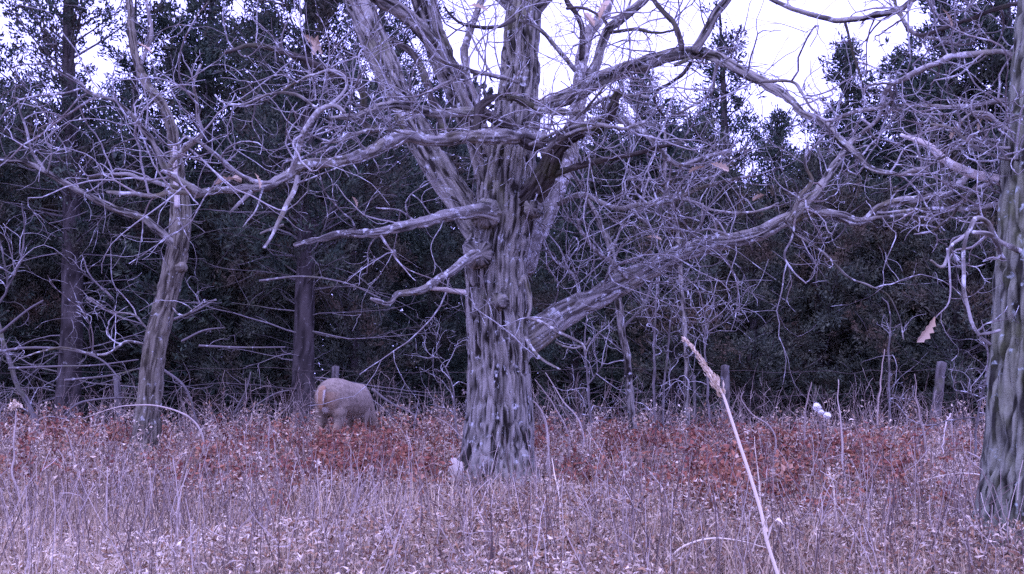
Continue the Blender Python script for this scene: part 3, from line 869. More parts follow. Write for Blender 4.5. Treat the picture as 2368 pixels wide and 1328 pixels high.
A([(340, 760), (310, 730), (260, 720), (210, 690)], (D2, D2 - .2), (6, 5, 3), M_LIMB, tw=6)
A([(345, 800), (290, 790), (240, 820), (140, 805), (40, 830)], (D2, D2 - .3), (7, 6, 3), M_LIMB, tw=6)
limb(lean, "knot", [(404, 620), (424, 618)], (D2, D2 - .06), (34, 26), M_LEAN, lumps=.2, bark=.006)


# ---- other bare trees and saplings
def bare_tree(name, label, cat, Y, limbs, group=None):
    x, y = limbs[0][0][0]
    f = at(x, y, Y)
    e = thing(name, (f[0], Y, float(ground_z(f[0], Y))), label, cat, group)
    for k, (px, d, w, mat, tw) in enumerate(limbs):
        if mat is M_LIMB:
            mat, w = M_DEADTWIG, tuple(q * .75 for q in w)
        limb(e, "trunk" if k == 0 else "limb", px, d, w, mat, tw=tw, Lr=(.25, .9), rr=(.004, .008), sub=(3, 4))
    return e


SG = "bare saplings along the fence"
bare_tree("bare_tree", "pale forked small tree leaning left just behind the long low limb", "tree", 11.2,
          [([(1470, 1040), (1450, 850), (1425, 680), (1412, 580), (1383, 511), (1345, 434), (1320, 380), (1330, 300)], (11.2, 10.6), (20, 20, 20, 18, 13, 6), M_OAK, 13),
           ([(1412, 585), (1440, 520), (1480, 470), (1500, 410)], (11, 11.2), (9, 8, 5), M_OAK, 8),
           ([(1440, 760), (1490, 700), (1520, 620), (1570, 580)], (11, 11), (10, 8, 5), M_LIMB, 14)])
bare_tree("bare_tree", "thin dark stemmed tree standing behind the middle of the long low limb", "tree", 12.5,
          [([(1590, 1010), (1585, 800), (1575, 640), (1566, 520), (1547, 463), (1537, 400), (1540, 300)], (12.5, 12.3), (12, 12, 12, 11, 7), M_OAK, 13),
           ([(1560, 500), (1600, 430), (1660, 380)], (12.4, 12.2), (9, 7, 4), M_LIMB, 12)])
bare_tree("sapling", "pale upright sapling, left one of the pair right of the oak trunk", "sapling", 12.4,
          [([(1515, 1010), (1513, 909), (1512, 800), (1518, 690), (1525, 640)], (12.4, 12.4), (10, 9, 8, 6), M_LIMB, 9),
           ([(1513, 770), (1495, 720), (1480, 690)], (12.4, 12.3), (6, 4), M_LIMB, 4)], SG)
bare_tree("sapling", "upright sapling with a hooked top, right one of the pair right of the oak", "sapling", 12.5,
          [([(1532, 1010), (1535, 899), (1545, 790), (1555, 720), (1561, 692), (1545, 690)], (12.5, 12.5), (9, 8, 7, 4), M_LIMB, 8),
           ([(1537, 860), (1570, 830), (1590, 820)], (12.5, 12.4), (5, 3), M_LIMB, 5)], SG)
bare_tree("sapling", "thin sapling with a curled leafy foot under the oak's dead twig", "sapling", 11.8,
          [([(1366, 1010), (1362, 900), (1352, 810), (1356, 740)], (11.8, 11.8), (9, 8, 5), M_LIMB, 14),
           ([(1360, 890), (1395, 840), (1405, 800)], (11.8, 11.7), (6, 4), M_LIMB, 6)], SG)
bare_tree("sapling", "branching grey sapling just left of the upright fence post", "sapling", 13.2,
          [([(1640, 1010), (1636, 880), (1630, 780), (1650, 700), (1645, 640)], (13.2, 13.2), (9, 8, 6, 4), M_LIMB, 12),
           ([(1634, 770), (1680, 740), (1715, 705)], (13.2, 13.1), (6, 4), M_LIMB, 8),
           ([(1632, 780), (1610, 720), (1570, 690)], (13.2, 13.3), (5, 4), M_LIMB, 8)], SG)
bare_tree("sapling", "thin straight sapling right of the white seed puffs", "sapling", 13.0,
          [([(2058, 1010), (2056, 900), (2055, 800), (2056, 715), (2040, 690)], (13, 13), (8, 8, 6, 4), M_LIMB, 9)], SG)
bare_tree("sapling", "thin twisting sapling beside the right-hand oak trunk", "sapling", 9.0,
          [([(2255, 1060), (2262, 960), (2278, 880), (2282, 800), (2270, 740)], (9, 9), (9, 8, 7, 5), M_LIMB, 10),
           ([(2265, 940), (2240, 900), (2220, 880)], (9, 8.9), (5, 3), M_LIMB, 5)], SG)
bare_tree("sapling", "small curly branched shrub stem left of the big oak trunk", "sapling", 11.0,
          [([(1060, 1030), (1050, 920), (1035, 860), (1010, 820), (1015, 790), (1000, 760)], (11, 11), (6, 6, 5, 3), M_LIMB, 14)], SG)
bare_tree("leaning_pole", "dead pole leaning left to right across the left edge of the wood", "dead tree", 12.2,
          [([(100, 1040), (75, 960), (40, 890), (10, 800), (-20, 700)], (12.2, 12.0), (13, 12, 10), M_DEADTWIG, 10)])
bare_tree("sapling", "thin forked sapling at the left edge", "sapling", 9.5,
          [([(-20, 1090), (-30, 900), (-15, 740), (15, 670), (10, 600), (-10, 500)], (9.5, 9.5), (10, 9, 8, 5), M_LIMB, 8),
           ([(15, 670), (40, 620), (55, 570), (50, 470)], (9.5, 9.4), (7, 4), M_LIMB, 6)], SG)

# thin dead brush arching through the left wood (each one a fallen or hanging branch)
DEAD = [([(-10, 815), (60, 805), (150, 808), (230, 830), (280, 880)], 11.5, 6), ([(20, 852), (120, 848), (220, 845), (320, 832)], 12, 5), ([(150, 880), (260, 868), (330, 850)], 12.4, 5),
        ([(400, 740), (450, 720), (500, 692)], 12, 6), ([(370, 850), (430, 900), (460, 1000)], 12, 6), ([(200, 690), (270, 730), (330, 750)], 11.4, 5),
        ([(460, 800), (560, 804), (660, 803)], 13.5, 5), ([(0, 770), (60, 720), (100, 695)], 11, 6), ([(540, 960), (570, 900), (580, 860)], 13, 4), ([(150, 960), (190, 930), (290, 920), (340, 930)], 11.5, 5),
        ([(600, 650), (700, 640), (800, 655), (880, 690)], 13.6, 5), ([(420, 790), (470, 765), (520, 758)], 12.6, 5), ([(260, 690), (210, 640), (190, 590)], 12, 4), ([(860, 900), (900, 930), (960, 960)], 13.2, 6)]
WHERE = ["sweeping in from the left edge", "lying level left of the leaning tree", "just below the level one left of the leaning tree", "rising right from the leaning tree", "propped at the foot of the leaning tree",
         "sloping down to the leaning tree", "lying level left of the trunk behind the deer", "slanting up at the left edge", "standing left of the trunk behind the deer", "low above the red weeds on the left",
         "drooping across the trunk behind the deer", "rising right of the leaning tree, below its neighbour", "hanging high left of the leaning tree", "curving down right of the deer"]
for (px, Y, w), wh in zip(DEAD, WHERE):
    mb = MB()
    pts = np.array([np.append(at(x, y, Y), w * .5 * Y / FPX) for x, y in px])
    S = smooth_path(pts, .06)
    tube(mb, S[:, :3], S[:, 3] * np.linspace(1.2, .6, len(S)), 6, 0, .1, 3)
    sprout(mb, S[:, :3], S[:, 3], 5, (.2, .6), (.003, .005), 0, sub=(2, 2), crook=.15)
    tag(solo("dead_branch", mb, M_DEADTWIG, S[0, :3]), "thin dead branch " + wh, "branch", "dead branches in the left wood")

# ------------------------------------------------------------------ wire fence
fx = at(268, 900, 14.0)
fence = thing("wire_fence", (fx[0], 14.0, 0), "old wire fence on weathered wooden posts along the edge of the wood", "fence")
POSTS = [(268, 868, 281, 14.0, 15, 0), (775, 848, 774, 14.0, 18, 0), (1605, 868, 1605, 14.2, 7, 1), (1677, 846, 1676, 14.0, 20, 0), (2178, 838, 2148, 14.0, 22, 0), (-150, 850, -150, 14.0, 20, 0), (2560, 845, 2560, 14.0, 20, 0), (1200, 850, 1200, 14.1, 18, 0)]
for (tx, ty, bx, Y, w, thin) in POSTS:
    mb = MB()
    p0, p1 = at(bx, 1040, Y), at(tx, ty, Y)
    p0[2] = float(ground_z(p0[0], Y)) - 0.15
    P = smooth_path(np.array([p0, p0 * .5 + p1 * .5 + np.array([.01, 0, 0]), p1]), .05)
    tube(mb, P, w * .5 * Y / FPX * np.linspace(1.1, .95, len(P)), 12, .012 if not thin else 0, .08, int(rng.integers(999)), 1.4)
    put("fence_post", mb, M_POST, fence)
for h in (0.92, 0.62, 0.34):
    mb = MB()
    xs = np.linspace(at(-150, 900, 14)[0], at(2560, 900, 14)[0], 60)
    P = np.stack([xs, np.full(60, 13.92), h + 0.02 * np.sin(xs * 1.3) + 0.012 * rng.normal(size=60)], -1)
    tube(mb, P, 0.0017, 4, 0, 0)
    # barbs
    put("wire", mb, M_WIRE, fence)

# ------------------------------------------------------------------ deer
DX, DY = 748, 11.4
dp = at(DX, 1000, DY)
HEAD = R(73)                                   # turned away from the camera, a little to the right
deer_s = 0.985


def loft(mb, secs, n=20):
    secs = np.array(secs, float)                # x y z, half-height, half-width along the path
    th = np.linspace(0, 2 * np.pi, n, endpoint=False)
    P = secs[:, :3]
    T = norm(np.gradient(P, axis=0))
    S = norm(np.cross(T, np.array([0, 0, 1.0])) + 1e-6)
    S[:] = norm(np.where(np.linalg.norm(np.cross(T, np.array([0, 0, 1.0])), axis=1)[:, None] < 0.15, np.array([0, -1.0, 0]), S))
    U = np.cross(S, T)
    V = P[:, None] + S[:, None] * (np.cos(th)[None, :, None] * secs[:, 4][:, None, None]) + U[:, None] * (np.sin(th)[None, :, None] * secs[:, 3][:, None, None])
    m = len(secs)
    i = np.arange(m - 1)[:, None] * n
    j = np.arange(n)[None]
    k = (j + 1) % n
    Q = np.stack([i + j, i + k, i + n + k, i + n + j], -1).reshape(-1, 4)
    V = np.vstack([V.reshape(-1, 3), P[0], P[-1]])
    j = np.arange(n)
    k = (j + 1) % n
    Tt = np.concatenate([np.stack([k, j, np.full(n, m * n)], -1), np.stack([(m - 1) * n + j, (m - 1) * n + k, np.full(n, m * n + 1)], -1)])
    mb.add(V, Q, Tt)


def fine(secs, k=5):
    s = np.array(secs, float)
    return smooth_path(s, np.linalg.norm(np.diff(s[:, :3], axis=0), axis=1).mean() / k)


raw = MB()
loft(raw, fine([(-.03, 0, .67, .03, .03), (.0, 0, .67, .10, .08), (.06, 0, .665, .16, .135), (.16, 0, .66, .20, .175), (.30, 0, .655, .21, .19), (.50, 0, .63, .205, .195), (.68, 0, .61, .195, .175), (.83, 0, .61, .195, .15), (.94, 0, .61, .155, .115), (1.02, 0, .61, .07, .06)]))
loft(raw, fine([(.88, 0, .66, .15, .10), (1.02, 0, .60, .125, .078), (1.15, 0, .48, .095, .06), (1.24, 0, .36, .075, .052), (1.28, 0, .28, .07, .05)]))            # neck, lowered to graze
loft(raw, fine([(1.25, 0, .32, .05, .045), (1.29, 0, .26, .072, .058), (1.345, 0, .20, .064, .052), (1.40, 0, .135, .045, .036), (1.44, 0, .085, .036, .03), (1.455, 0, .06, .016, .016)]))   # head
for s in (-1, 1):
    loft(raw, fine([(.16, s * .085, .62, .12, .075), (.17, s * .10, .50, .115, .07), (.15, s * .10, .40, .075, .045), (.06, s * .10, .31, .04, .027), (.035, s * .10, .27, .032, .024), (.05, s * .10, .15, .022, .019), (.055, s * .10, .06, .022, .019), (.07, s * .10, .03, .028, .022)]), 14)
    loft(raw, fine([(.84, s * .075, .58, .10, .055), (.84, s * .085, .44, .065, .042), (.83, s * .085, .34, .038, .03), (.835, s * .085, .27, .03, .026), (.83, s * .085, .15, .02, .018), (.83, s * .085, .06, .021, .019), (.845, s * .085, .03, .027, .022)]), 14)
    loft(raw, fine([(1.275, s * .045, .31, .018, .012), (1.27, s * .09, .345, .034, .014), (1.262, s * .135, .38, .036, .012), (1.258, s * .175, .405, .010, .006)]), 10)      # ears
loft(raw, fine([(.0, 0, .77, .03, .035), (-.05, 0, .74, .028, .045), (-.075, 0, .66, .022, .045), (-.07, 0, .58, .016, .032), (-.06, 0, .53, .008, .012)]), 12)             # tail
me0 = raw.mesh("body_raw", M_RED)
tmp = bpy.data.objects.new("body_raw", me0)
SC.collection.objects.link(tmp)
rm = tmp.modifiers.new("r", 'REMESH')
rm.mode = 'VOXEL'
rm.voxel_size = 0.012
sm = tmp.modifiers.new("s", 'SMOOTH')
sm.factor = 0.5
sm.iterations = 5
dg = bpy.context.evaluated_depsgraph_get()
me1 = bpy.data.meshes.new_from_object(tmp.evaluated_get(dg), depsgraph=dg)
bpy.data.objects.remove(tmp)
bpy.data.meshes.remove(me0)
me1.name = "body"
for p in me1.polygons:
    p.use_smooth = True
nv = len(me1.vertices)
co = np.zeros(nv * 3, np.float32)
me1.vertices.foreach_get("co", co)
co = co.reshape(-1, 3).astype(float)
no = np.zeros(nv * 3, np.float32)
me1.vertices.foreach_get("normal", no)
no = no.reshape(-1, 3).astype(float)
# coat colour: grey brown, redder on the tail and hocks, white belly, inner legs, tail underside, throat
white = np.zeros(nv)
white = np.maximum(white, np.clip((0.47 - co[:, 2]) * 14, 0, 1) * (np.abs(co[:, 1]) < 0.11) * (co[:, 0] > .28) * (co[:, 0] < .78))
tailm = (co[:, 0] < -0.028)
white = np.maximum(white, np.clip((np.abs(co[:, 1]) - 0.026) * 60, 0, 1) * tailm * (co[:, 2] > .5) * (co[:, 2] < .74))
white = np.maximum(white, np.clip((co[:, 0] + .0) * 0 + (0.055 - np.abs(co[:, 1])) * 25, 0, 1) * (co[:, 0] < .06) * (co[:, 0] > -.028) * (co[:, 2] < .56) * (co[:, 2] > .42))
red = np.clip(tailm * 0.9 + np.clip((0.09 - co[:, 0]) * 8, 0, 1) * (co[:, 2] < .72) * .75 + np.clip((0.42 - co[:, 2]) * 6, 0, 1) * .6, 0, 1) * (1 - white)
coat = vnoise(co * 42, 77) * .6 + vnoise(co * 95, 78) * .4
for nm, arr in (("white", white), ("red", red), ("tone", coat)):
    if nm in me1.attributes:
        me1.attributes.remove(me1.attributes[nm])
    at_ = me1.attributes.new(nm, 'FLOAT', 'POINT')
    at_.data.foreach_set("value", arr.astype(np.float32))
M_DEER, t, b = newmat("deer_coat")
aw = N_(t, "ShaderNodeAttribute", attribute_name="white").outputs["Fac"]
ar = N_(t, "ShaderNodeAttribute", attribute_name="red").outputs["Fac"]
an = N_(t, "ShaderNodeAttribute", attribute_name="tone").outputs["Fac"]
c = ramp(t, an, [(0.25, (0.20, 0.16, 0.12)), (0.5, (0.265, 0.215, 0.16)), (0.78, (0.34, 0.28, 0.215))])
c = mix(t, ar, c, (0.31, 0.19, 0.115))
c = mix(t, aw, c, (0.66, 0.62, 0.56))
t.links.new(c, b.inputs["Base Color"])
b.inputs["Roughness"].default_value = 0.9
me1.materials.clear()
me1.materials.append(M_DEER)
deer = thing("deer", (dp[0], DY, float(ground_z(dp[0], DY))), "grey brown deer grazing with its rump to the camera among the red weeds", "deer")
deer.rotation_euler.z = HEAD
deer.scale = (deer_s,) * 3
link("body", me1, deer)
# fur
mb = MB()
K = 7000
pick = rng.integers(0, nv, K)
pick = pick[co[pick, 2] > .3]
dirn = no[pick] * 0.35 + np.array([-0.9, 0, -0.4]) + rng.normal(size=(len(pick), 3)) * .15
leafquads(mb, co[pick] - no[pick] * .002, dirn, rng.uniform(.016, .03, len(pick)), rng.uniform(.002, .004, len(pick)), np.clip(coat[pick] + rng.normal(size=len(pick)) * .15, 0, 1))
fm = mb.mesh("fur", M_DEER, False)
for nm, arr in (("white", white), ("red", red)):
    at_ = fm.attributes.new(nm, 'FLOAT', 'POINT')
    at_.data.foreach_set("value", np.repeat(arr[pick], 4).astype(np.float32))
fo = link("fur", fm, deer)
fo["kind"] = "stuff"
M_DARK, t, b = newmat("dark_gloss")
b.inputs["Base Color"].default_value = (0.015, 0.012, 0.012, 1)
b.inputs["Roughness"].default_value = 0.3


def ball(name, c, r, parent, mat):
    mb = MB()
    n, m = 10, 7
    V = [(c[0] + r[0] * math.sin(math.pi * i / m) * math.cos(2 * math.pi * j / n), c[1] + r[1] * math.sin(math.pi * i / m) * math.sin(2 * math.pi * j / n), c[2] + r[2] * math.cos(math.pi * i / m)) for i in range(m + 1) for j in range(n)]
    Q = [(i * n + j, (i + 1) * n + j, (i + 1) * n + (j + 1) % n, i * n + (j + 1) % n) for i in range(m) for j in range(n)]
    mb.add(V, Q)
    return link(name, mb.mesh(name, mat), parent)


for s in (-1, 1):
    ball("eye", (1.325, s * .05, .232), (.014, .010, .014), deer, M_DARK)
    for lx, ly in ((.075, .10), (.85, .085)):
        ball("hoof", (lx + .005, s * ly, .018), (.036, .024, .022), deer, M_DARK)
ball("nose", (1.452, 0, .066), (.016, .018, .014), deer, M_DARK)

# ------------------------------------------------------------------ stone by the oak
mb = MB()
sp = at(1054, 1090, 8.1)
n, m = 18, 12
th = np.linspace(0, 2 * np.pi, n, endpoint=False)
V = []
for i in range(m + 1):
    a_ = math.pi * i / m
    V.append(np.stack([np.sin(a_) * np.cos(th), np.sin(a_) * np.sin(th), np.full(n, math.cos(a_))], -1))
V = np.concatenate(V)
V = np.sign(V) * np.abs(V) ** 0.7
V = V * (1 + (vnoise(V * 2.3 + 4, 91) - .5) * .5)[:, None] * np.array([.055, .05, .085])
Q = [(i * n + j, (i + 1) * n + j, (i + 1) * n + (j + 1) % n, i * n + (j + 1) % n) for i in range(m) for j in range(n)]
mb.add(V + sp, Q)
tag(solo("stone", mb, M_STONE, sp), "pale upright stone in the grass against the foot of the big oak", "stone")

# ------------------------------------------------------------------ grass
GH = lambda x, y: ground_z(x, y)


def scatter(n, y0, y1, spread=0.55, power=1.0):
    y = y0 + (y1 - y0) * rng.random(n) ** power
    x = rng.uniform(-1, 1, n) * (y * spread + 0.4)
    return x, y


def blades(mb, x, y, h, w, lean, curl, tone, M=4):
    K = len(x)
    z = GH(x, y)
    ph = rng.random(K) * 2 * np.pi
    d = np.stack([np.cos(ph), np.sin(ph), np.zeros(K)], -1)
    s = np.stack([-np.sin(ph + rng.normal(size=K) * .8), np.cos(ph + rng.normal(size=K) * .8), np.zeros(K)], -1)
    t = np.linspace(0, 1, M)
    out = np.zeros((K, M, 3))
    out[:, 0] = np.stack([x, y, z - .01], -1)
    ang = lean
    for i in range(1, M):
        ang = ang + curl * (i / (M - 1)) + rng.normal(size=K) * .16
        st = (h / (M - 1))[:, None]
        out[:, i] = out[:, i - 1] + st * (d * np.sin(ang)[:, None] + np.array([0, 0, 1]) * np.cos(ang)[:, None])
    ww = (w[:, None] * np.array([1, .9, .65, .08])[None, :M])[..., None] * .5
    V = np.stack([out - s[:, None] * ww, out + s[:, None] * ww], 2).reshape(K, M * 2, 3)
    b_ = (np.arange(K) * M * 2)[:, None]
    i = np.arange(M - 1)[None] * 2
    Q = np.stack([b_ + i, b_ + i + 1, b_ + i + 3, b_ + i + 2], -1).reshape(-1, 4)
    mb.add(V.reshape(-1, 3), Q, None, np.repeat(tone, M * 2))


def near_oak(x, y):
    # the grass is thin and short under the oak, round its foot
    d = np.hypot((x - base[0]) * .8, y - D0 + .35)
    return np.clip((d - .25) / .9, .28, 1)


def off_stone(x, y):
    return (np.abs(x - sp[0]) > .11) | (y > sp[1]) | (y < sp[1] - .75)


# clump centres make it tufted; patches of taller and thinner growth
mb = MB()
K = 73000
cx_, cy_ = scatter(5200, 3.6, 13.6, .52, 1.05)
ci = rng.integers(0, len(cx_), K)
x = cx_[ci] + rng.normal(size=K) * .055
y = cy_[ci] + rng.normal(size=K) * .055
ok_ = off_stone(x, y)
x, y, ci = x[ok_], y[ok_], ci[ok_]
K = len(x)
ph_ = vnoise(np.stack([cx_ * .9, cy_ * .9, cx_ * 0], -1), 41)[ci]
h = rng.uniform(.07, .24, K) * (.5 + 1.0 * ph_) * near_oak(x, y)
ctone = rng.random(len(cx_))
pt = vnoise(np.stack([cx_ * .5, cy_ * .5, cx_ * 0 + 8], -1), 42)[ci]
tone = np.clip(.40 * ctone[ci] + .55 * rng.random(K) + .4 * (pt - .5) + .03, 0, 1)
blades(mb, x, y, h, rng.uniform(.0025, .0062, K), np.abs(rng.normal(size=K)) * .55, rng.normal(size=K) * .65 + .35, tone)
tag(solo("dry_grass", mb, M_GRASS, (0, 8, 0), False), "tangled pale dry grass covering the field", "grass", None, "stuff")

# withered curled leaves caught at every height between the blades
mb = MB()
K = 135000
cx2, cy2 = scatter(9000, 3.6, 13.5, .52, 1.0)
ci = rng.integers(0, len(cx2), K)
x = cx2[ci] + rng.normal(size=K) * .05
y = cy2[ci] + rng.normal(size=K) * .05
ok_ = off_stone(x, y)
x, y, ci = x[ok_], y[ok_], ci[ok_]
K = len(x)
ph2 = vnoise(np.stack([cx2 * 1.1, cy2 * 1.1, cx2 * 0 + 4], -1), 43)[ci]
z = GH(x, y) + rng.random(K) ** .8 * (.03 + .25 * ph2) * near_oak(x, y)
ct2 = rng.random(len(cx2))
pt2 = vnoise(np.stack([cx2 * .6, cy2 * .6, cx2 * 0 + 11], -1), 44)[ci]
tone = np.clip(.3 * ct2[ci] + .65 * rng.random(K) + .30 * (pt2 - .5) + .03, 0, 1)
leafquads(mb, np.stack([x, y, z], -1), rng.normal(size=(K, 3)) * np.array([1, 1, .9]), rng.uniform(.016, .045, K), rng.uniform(.004, .011, K), tone, .35)
tag(solo("leaf_litter", mb, M_LITTER, (0, 8, 0), False), "curled dead leaves caught in the dry grass", "leaf litter", None, "stuff")

# thin dark upright stems all through the grass
mb = MB()
K = 3600
x, y = scatter(K, 3.8, 13.3, .52)
P0 = np.stack([x, y, GH(x, y)], -1)
P = grow(P0, np.stack([rng.normal(size=K) * .18, rng.normal(size=K) * .18, np.ones(K)], -1), rng.uniform(.18, .50, K) * near_oak(x, y), 6, .07, .02, .04)
tubes(mb, P, rng.uniform(.0016, .0032, K)[:, None] * np.linspace(1, .6, 6)[None], 3, np.clip(rng.random(K) ** 1.6, 0, 1))
bi = rng.integers(0, K, 2600)
kb = rng.integers(2, 6, 2600)
Q_ = grow(P[bi, kb], norm(P[bi, kb] - P[bi, kb - 1]) + rng.normal(size=(2600, 3)) * .6, rng.uniform(.06, .2, 2600), 4, .12, .05, .08)
tubes(mb, Q_, np.full((2600, 1), .0015) * np.ones((1, 4)), 3, rng.random(2600))
tag(solo("weed_stems", mb, M_WEEDSTEM, (0, 8, 0), False), "thin bare weed stems standing all through the grass", "weeds", None, "stuff")


# red brown leafy weeds in drifts, thickest round the deer and right of the oak
def drift(px, lo, hi):
    return lo + (hi - lo) * px


mb, ms = MB(), MB()
K = 2500
x, y = scatter(K * 8, 6.2, 13.4, .50, .9)
px = CX + x / y * FPX
edge = 1.6 * (vnoise(np.stack([x * .8, x * 0, x * 0], -1), 53) - .5)
ye = y + edge
dens = .08 + .80 * np.exp(-((px - 890) / 190) ** 2) * np.exp(-((ye - 9.2) / 1.7) ** 2) + .62 * np.exp(-((px - 1640) / 360) ** 2) * np.exp(-((ye - 9.3) / 2.3) ** 2) + .55 * np.exp(-((px - 420) / 420) ** 2) * np.exp(-((ye - 12.0) / 1.0) ** 2) + .20 * np.exp(-((ye - 12.0) / 1.1) ** 2)
clump = vnoise(np.stack([x * 1.5, y * 1.1, x * 0], -1), 51)
dens *= np.clip((clump - .38) * 4.2, 0.02, 1.6)
dens *= ~((np.abs(px - 1150) < 75) & (y < D0 + .2))
dens *= off_stone(x, y)
dens *= np.where((np.abs(px - 800) < 80) & (y > 11.0) & (y < 11.6), .5, 1.25)
keepi = np.where(rng.random(len(x)) < dens * .62)[0]
rng.shuffle(keepi)
keepi = keepi[:K]
x, y = x[keepi], y[keepi]
# a few extra plants stand right before the deer
xe = at(790, 1000, 10.5)[0] + rng.uniform(-.42, .42, 70)
ye_ = rng.uniform(10.1, 10.9, 70)
x, y = np.append(x, xe), np.append(y, ye_)
K = len(x)
P0 = np.stack([x, y, GH(x, y)], -1)
H = rng.uniform(.12, .42, K) * (.65 + .75 * vnoise(np.stack([x, y, x * 0 + 2], -1), 52))
P = grow(P0, np.stack([rng.normal(size=K) * .22, rng.normal(size=K) * .22, np.ones(K)], -1), H, 7, .09, .0, .07)
tubes(ms, P, rng.uniform(.0022, .0036, K)[:, None] * np.linspace(1, .6, 7)[None], 3, rng.random(K) * .5)
n = 24
pi_ = np.repeat(np.arange(K), n)
k = rng.integers(1, 6, len(pi_))
f = rng.random(len(pi_))[:, None]
C = P[pi_, k] * (1 - f) + P[pi_, k + 1] * f
D = rng.normal(size=(len(pi_), 3)) * np.array([1, 1, .7]) + np.array([0, 0, -.15])
plant_t = rng.random(K)
leafquads(mb, C + rng.normal(size=C.shape) * .022, D, rng.uniform(.025, .068, len(pi_)), rng.uniform(.014, .034, len(pi_)), np.clip(plant_t[pi_] * .65 + rng.random(len(pi_)) * .4, 0, 1), .2)
tag(solo("red_weed_leaves", mb, M_RED, (0, 10, 0), False), "red brown withered leaves of the weeds round the deer and oak", "weeds", None, "stuff")
tag(solo("red_weed_stems", ms, M_WEEDSTEM, (0, 10, 0), False), "stems of the red brown weeds", "weeds", None, "stuff")

# paler withered weeds mixed through them
mb, ms = MB(), MB()
K = 2000
x, y = scatter(K, 6.6, 13.6, .52, .8)
px = CX + x / y * FPX
ok = ~((np.abs(px - 1150) < 75) & (y < D0 + .2)) & ~((np.abs(px - 790) < 70) & (y < DY) & (y > 9.8)) & off_stone(x, y)
x, y = x[ok], y[ok]
K = len(x)
P0 = np.stack([x, y, GH(x, y)], -1)
P = grow(P0, np.stack([rng.normal(size=K) * .25, rng.normal(size=K) * .25, np.ones(K)], -1), rng.uniform(.15, .52, K) * np.interp(y, [7, 10, 13], [.5, 1.05, 1.25]), 7, .10, .0, .09)
tubes(ms, P, rng.uniform(.002, .0034, K)[:, None] * np.linspace(1, .6, 7)[None], 3, rng.random(K))
n = 18
pi_ = np.repeat(np.arange(K), n)
k = rng.integers(2, 6, len(pi_))
f = rng.random(len(pi_))[:, None]
C = P[pi_, k] * (1 - f) + P[pi_, k + 1] * f
D = rng.normal(size=(len(pi_), 3)) + np.array([0, 0, -.2])
pt_ = rng.random(K)
leafquads(mb, C + rng.normal(size=C.shape) * .02, D, rng.uniform(.02, .06, len(pi_)), rng.uniform(.008, .022, len(pi_)), np.clip(pt_[pi_] * .5 + rng.random(len(pi_)) * .5, 0, 1), .3)
tag(solo("pale_weed_leaves", mb, M_LITTER, (0, 10, 0), False), "pale withered leaves of the weeds along the wood edge", "weeds", None, "stuff")
tag(solo("pale_weed_stems", ms, M_WEEDSTEM, (0, 10, 0), False), "stems of the pale weeds", "weeds", None, "stuff")

# brush at the foot of the wood
mb = MB()
K = 1000
x, y = scatter(K, 12.2, 15.2, .50)
P0 = np.stack([x, y, GH(x, y)], -1)
P = grow(P0, np.stack([rng.normal(size=K) * .45, rng.normal(size=K) * .3, np.ones(K)], -1), rng.uniform(.3, .85, K), 7, .12, .0, .06)
tubes(mb, P, rng.uniform(.0025, .0045, K)[:, None] * np.linspace(1, .5, 7)[None], 3, rng.random(K) * .8)
bi = rng.integers(0, K, 2800)
kb = rng.integers(2, 7, 2800)
Q_ = grow(P[bi, kb], norm(P[bi, kb] - P[bi, kb - 1]) + rng.normal(size=(2800, 3)) * .6, rng.uniform(.08, .32, 2800), 5, .15, .03, .08)
tubes(mb, Q_, np.full((2800, 1), .002) * np.linspace(1, .6, 5)[None], 3, rng.random(2800))
tag(solo("brush", mb, M_WEEDSTEM, (0, 13, 0), False), "bare twiggy brush along the fence line", "brush", None, "stuff")

# ------------------------------------------------------------------ single stalks one can pick out
STALK = "single dry stalks standing above the grass"


def stalk(px, d, w, label, mat=None, twn=0, head=None, name="dry_stalk"):
    mat = mat or M_WEEDSTEM
    Y0 = d[0]
    u = np.linspace(0, 1, len(px))
    dd = np.interp(u, np.linspace(0, 1, len(d)), d)
    ww = np.interp(u, np.linspace(0, 1, len(w)), w)
    pts = np.array([np.append(at(a[0], a[1], Y), W * .34 * Y / FPX) for a, Y, W in zip(px, dd, ww)])
    gz = float(ground_z(pts[0, 0], pts[0, 1]))
    if pts[0, 2] > gz:
        pts = np.vstack([np.array([pts[0, 0], pts[0, 1], gz - .01, pts[0, 3]]), pts])
    S = smooth_path(pts, .03)
    kk = np.stack([np.arange(len(S)) * .28, np.full(len(S), pts[0, 0] * 9), np.zeros(len(S))], -1)
    for ax in (0, 1):
        S[:, ax] += (vnoise(kk + ax * 5, 66) - .5) * .022 * np.minimum(1, np.arange(len(S)) / 6)
    S[:, 3] *= np.linspace(1.15, .7, len(S))
    twn = max(twn, 2)
    e = thing(name, (pts[0, 0], pts[0, 1], gz), label, "dry plant", STALK)
    mb = MB()
    tube(mb, S[:, :3], S[:, 3], 6, 0, .08, 4, tone=rng.uniform(.6, 1))
    if twn:
        sprout(mb, S[:, :3], S[:, 3], twn, (.06, .22), (.0018, .003), .1, sub=(2, 2), start=.4)
    put("stem", mb, mat, e)
    if head:
        hx, hy, r, n = head
        hb = MB()
        c0 = at(hx, hy, dd[-1])
        C = c0 + rng.normal(size=(n, 3)) * r * .45
        leafquads(hb, C, rng.normal(size=(n, 3)) + np.array([0, 0, .5]), rng.uniform(.5, 1.0, n) * r, rng.uniform(.3, .6, n) * r, rng.random(n), .2)
        put("seed_head", hb, M_STRAW, e, smooth=False)
    return e


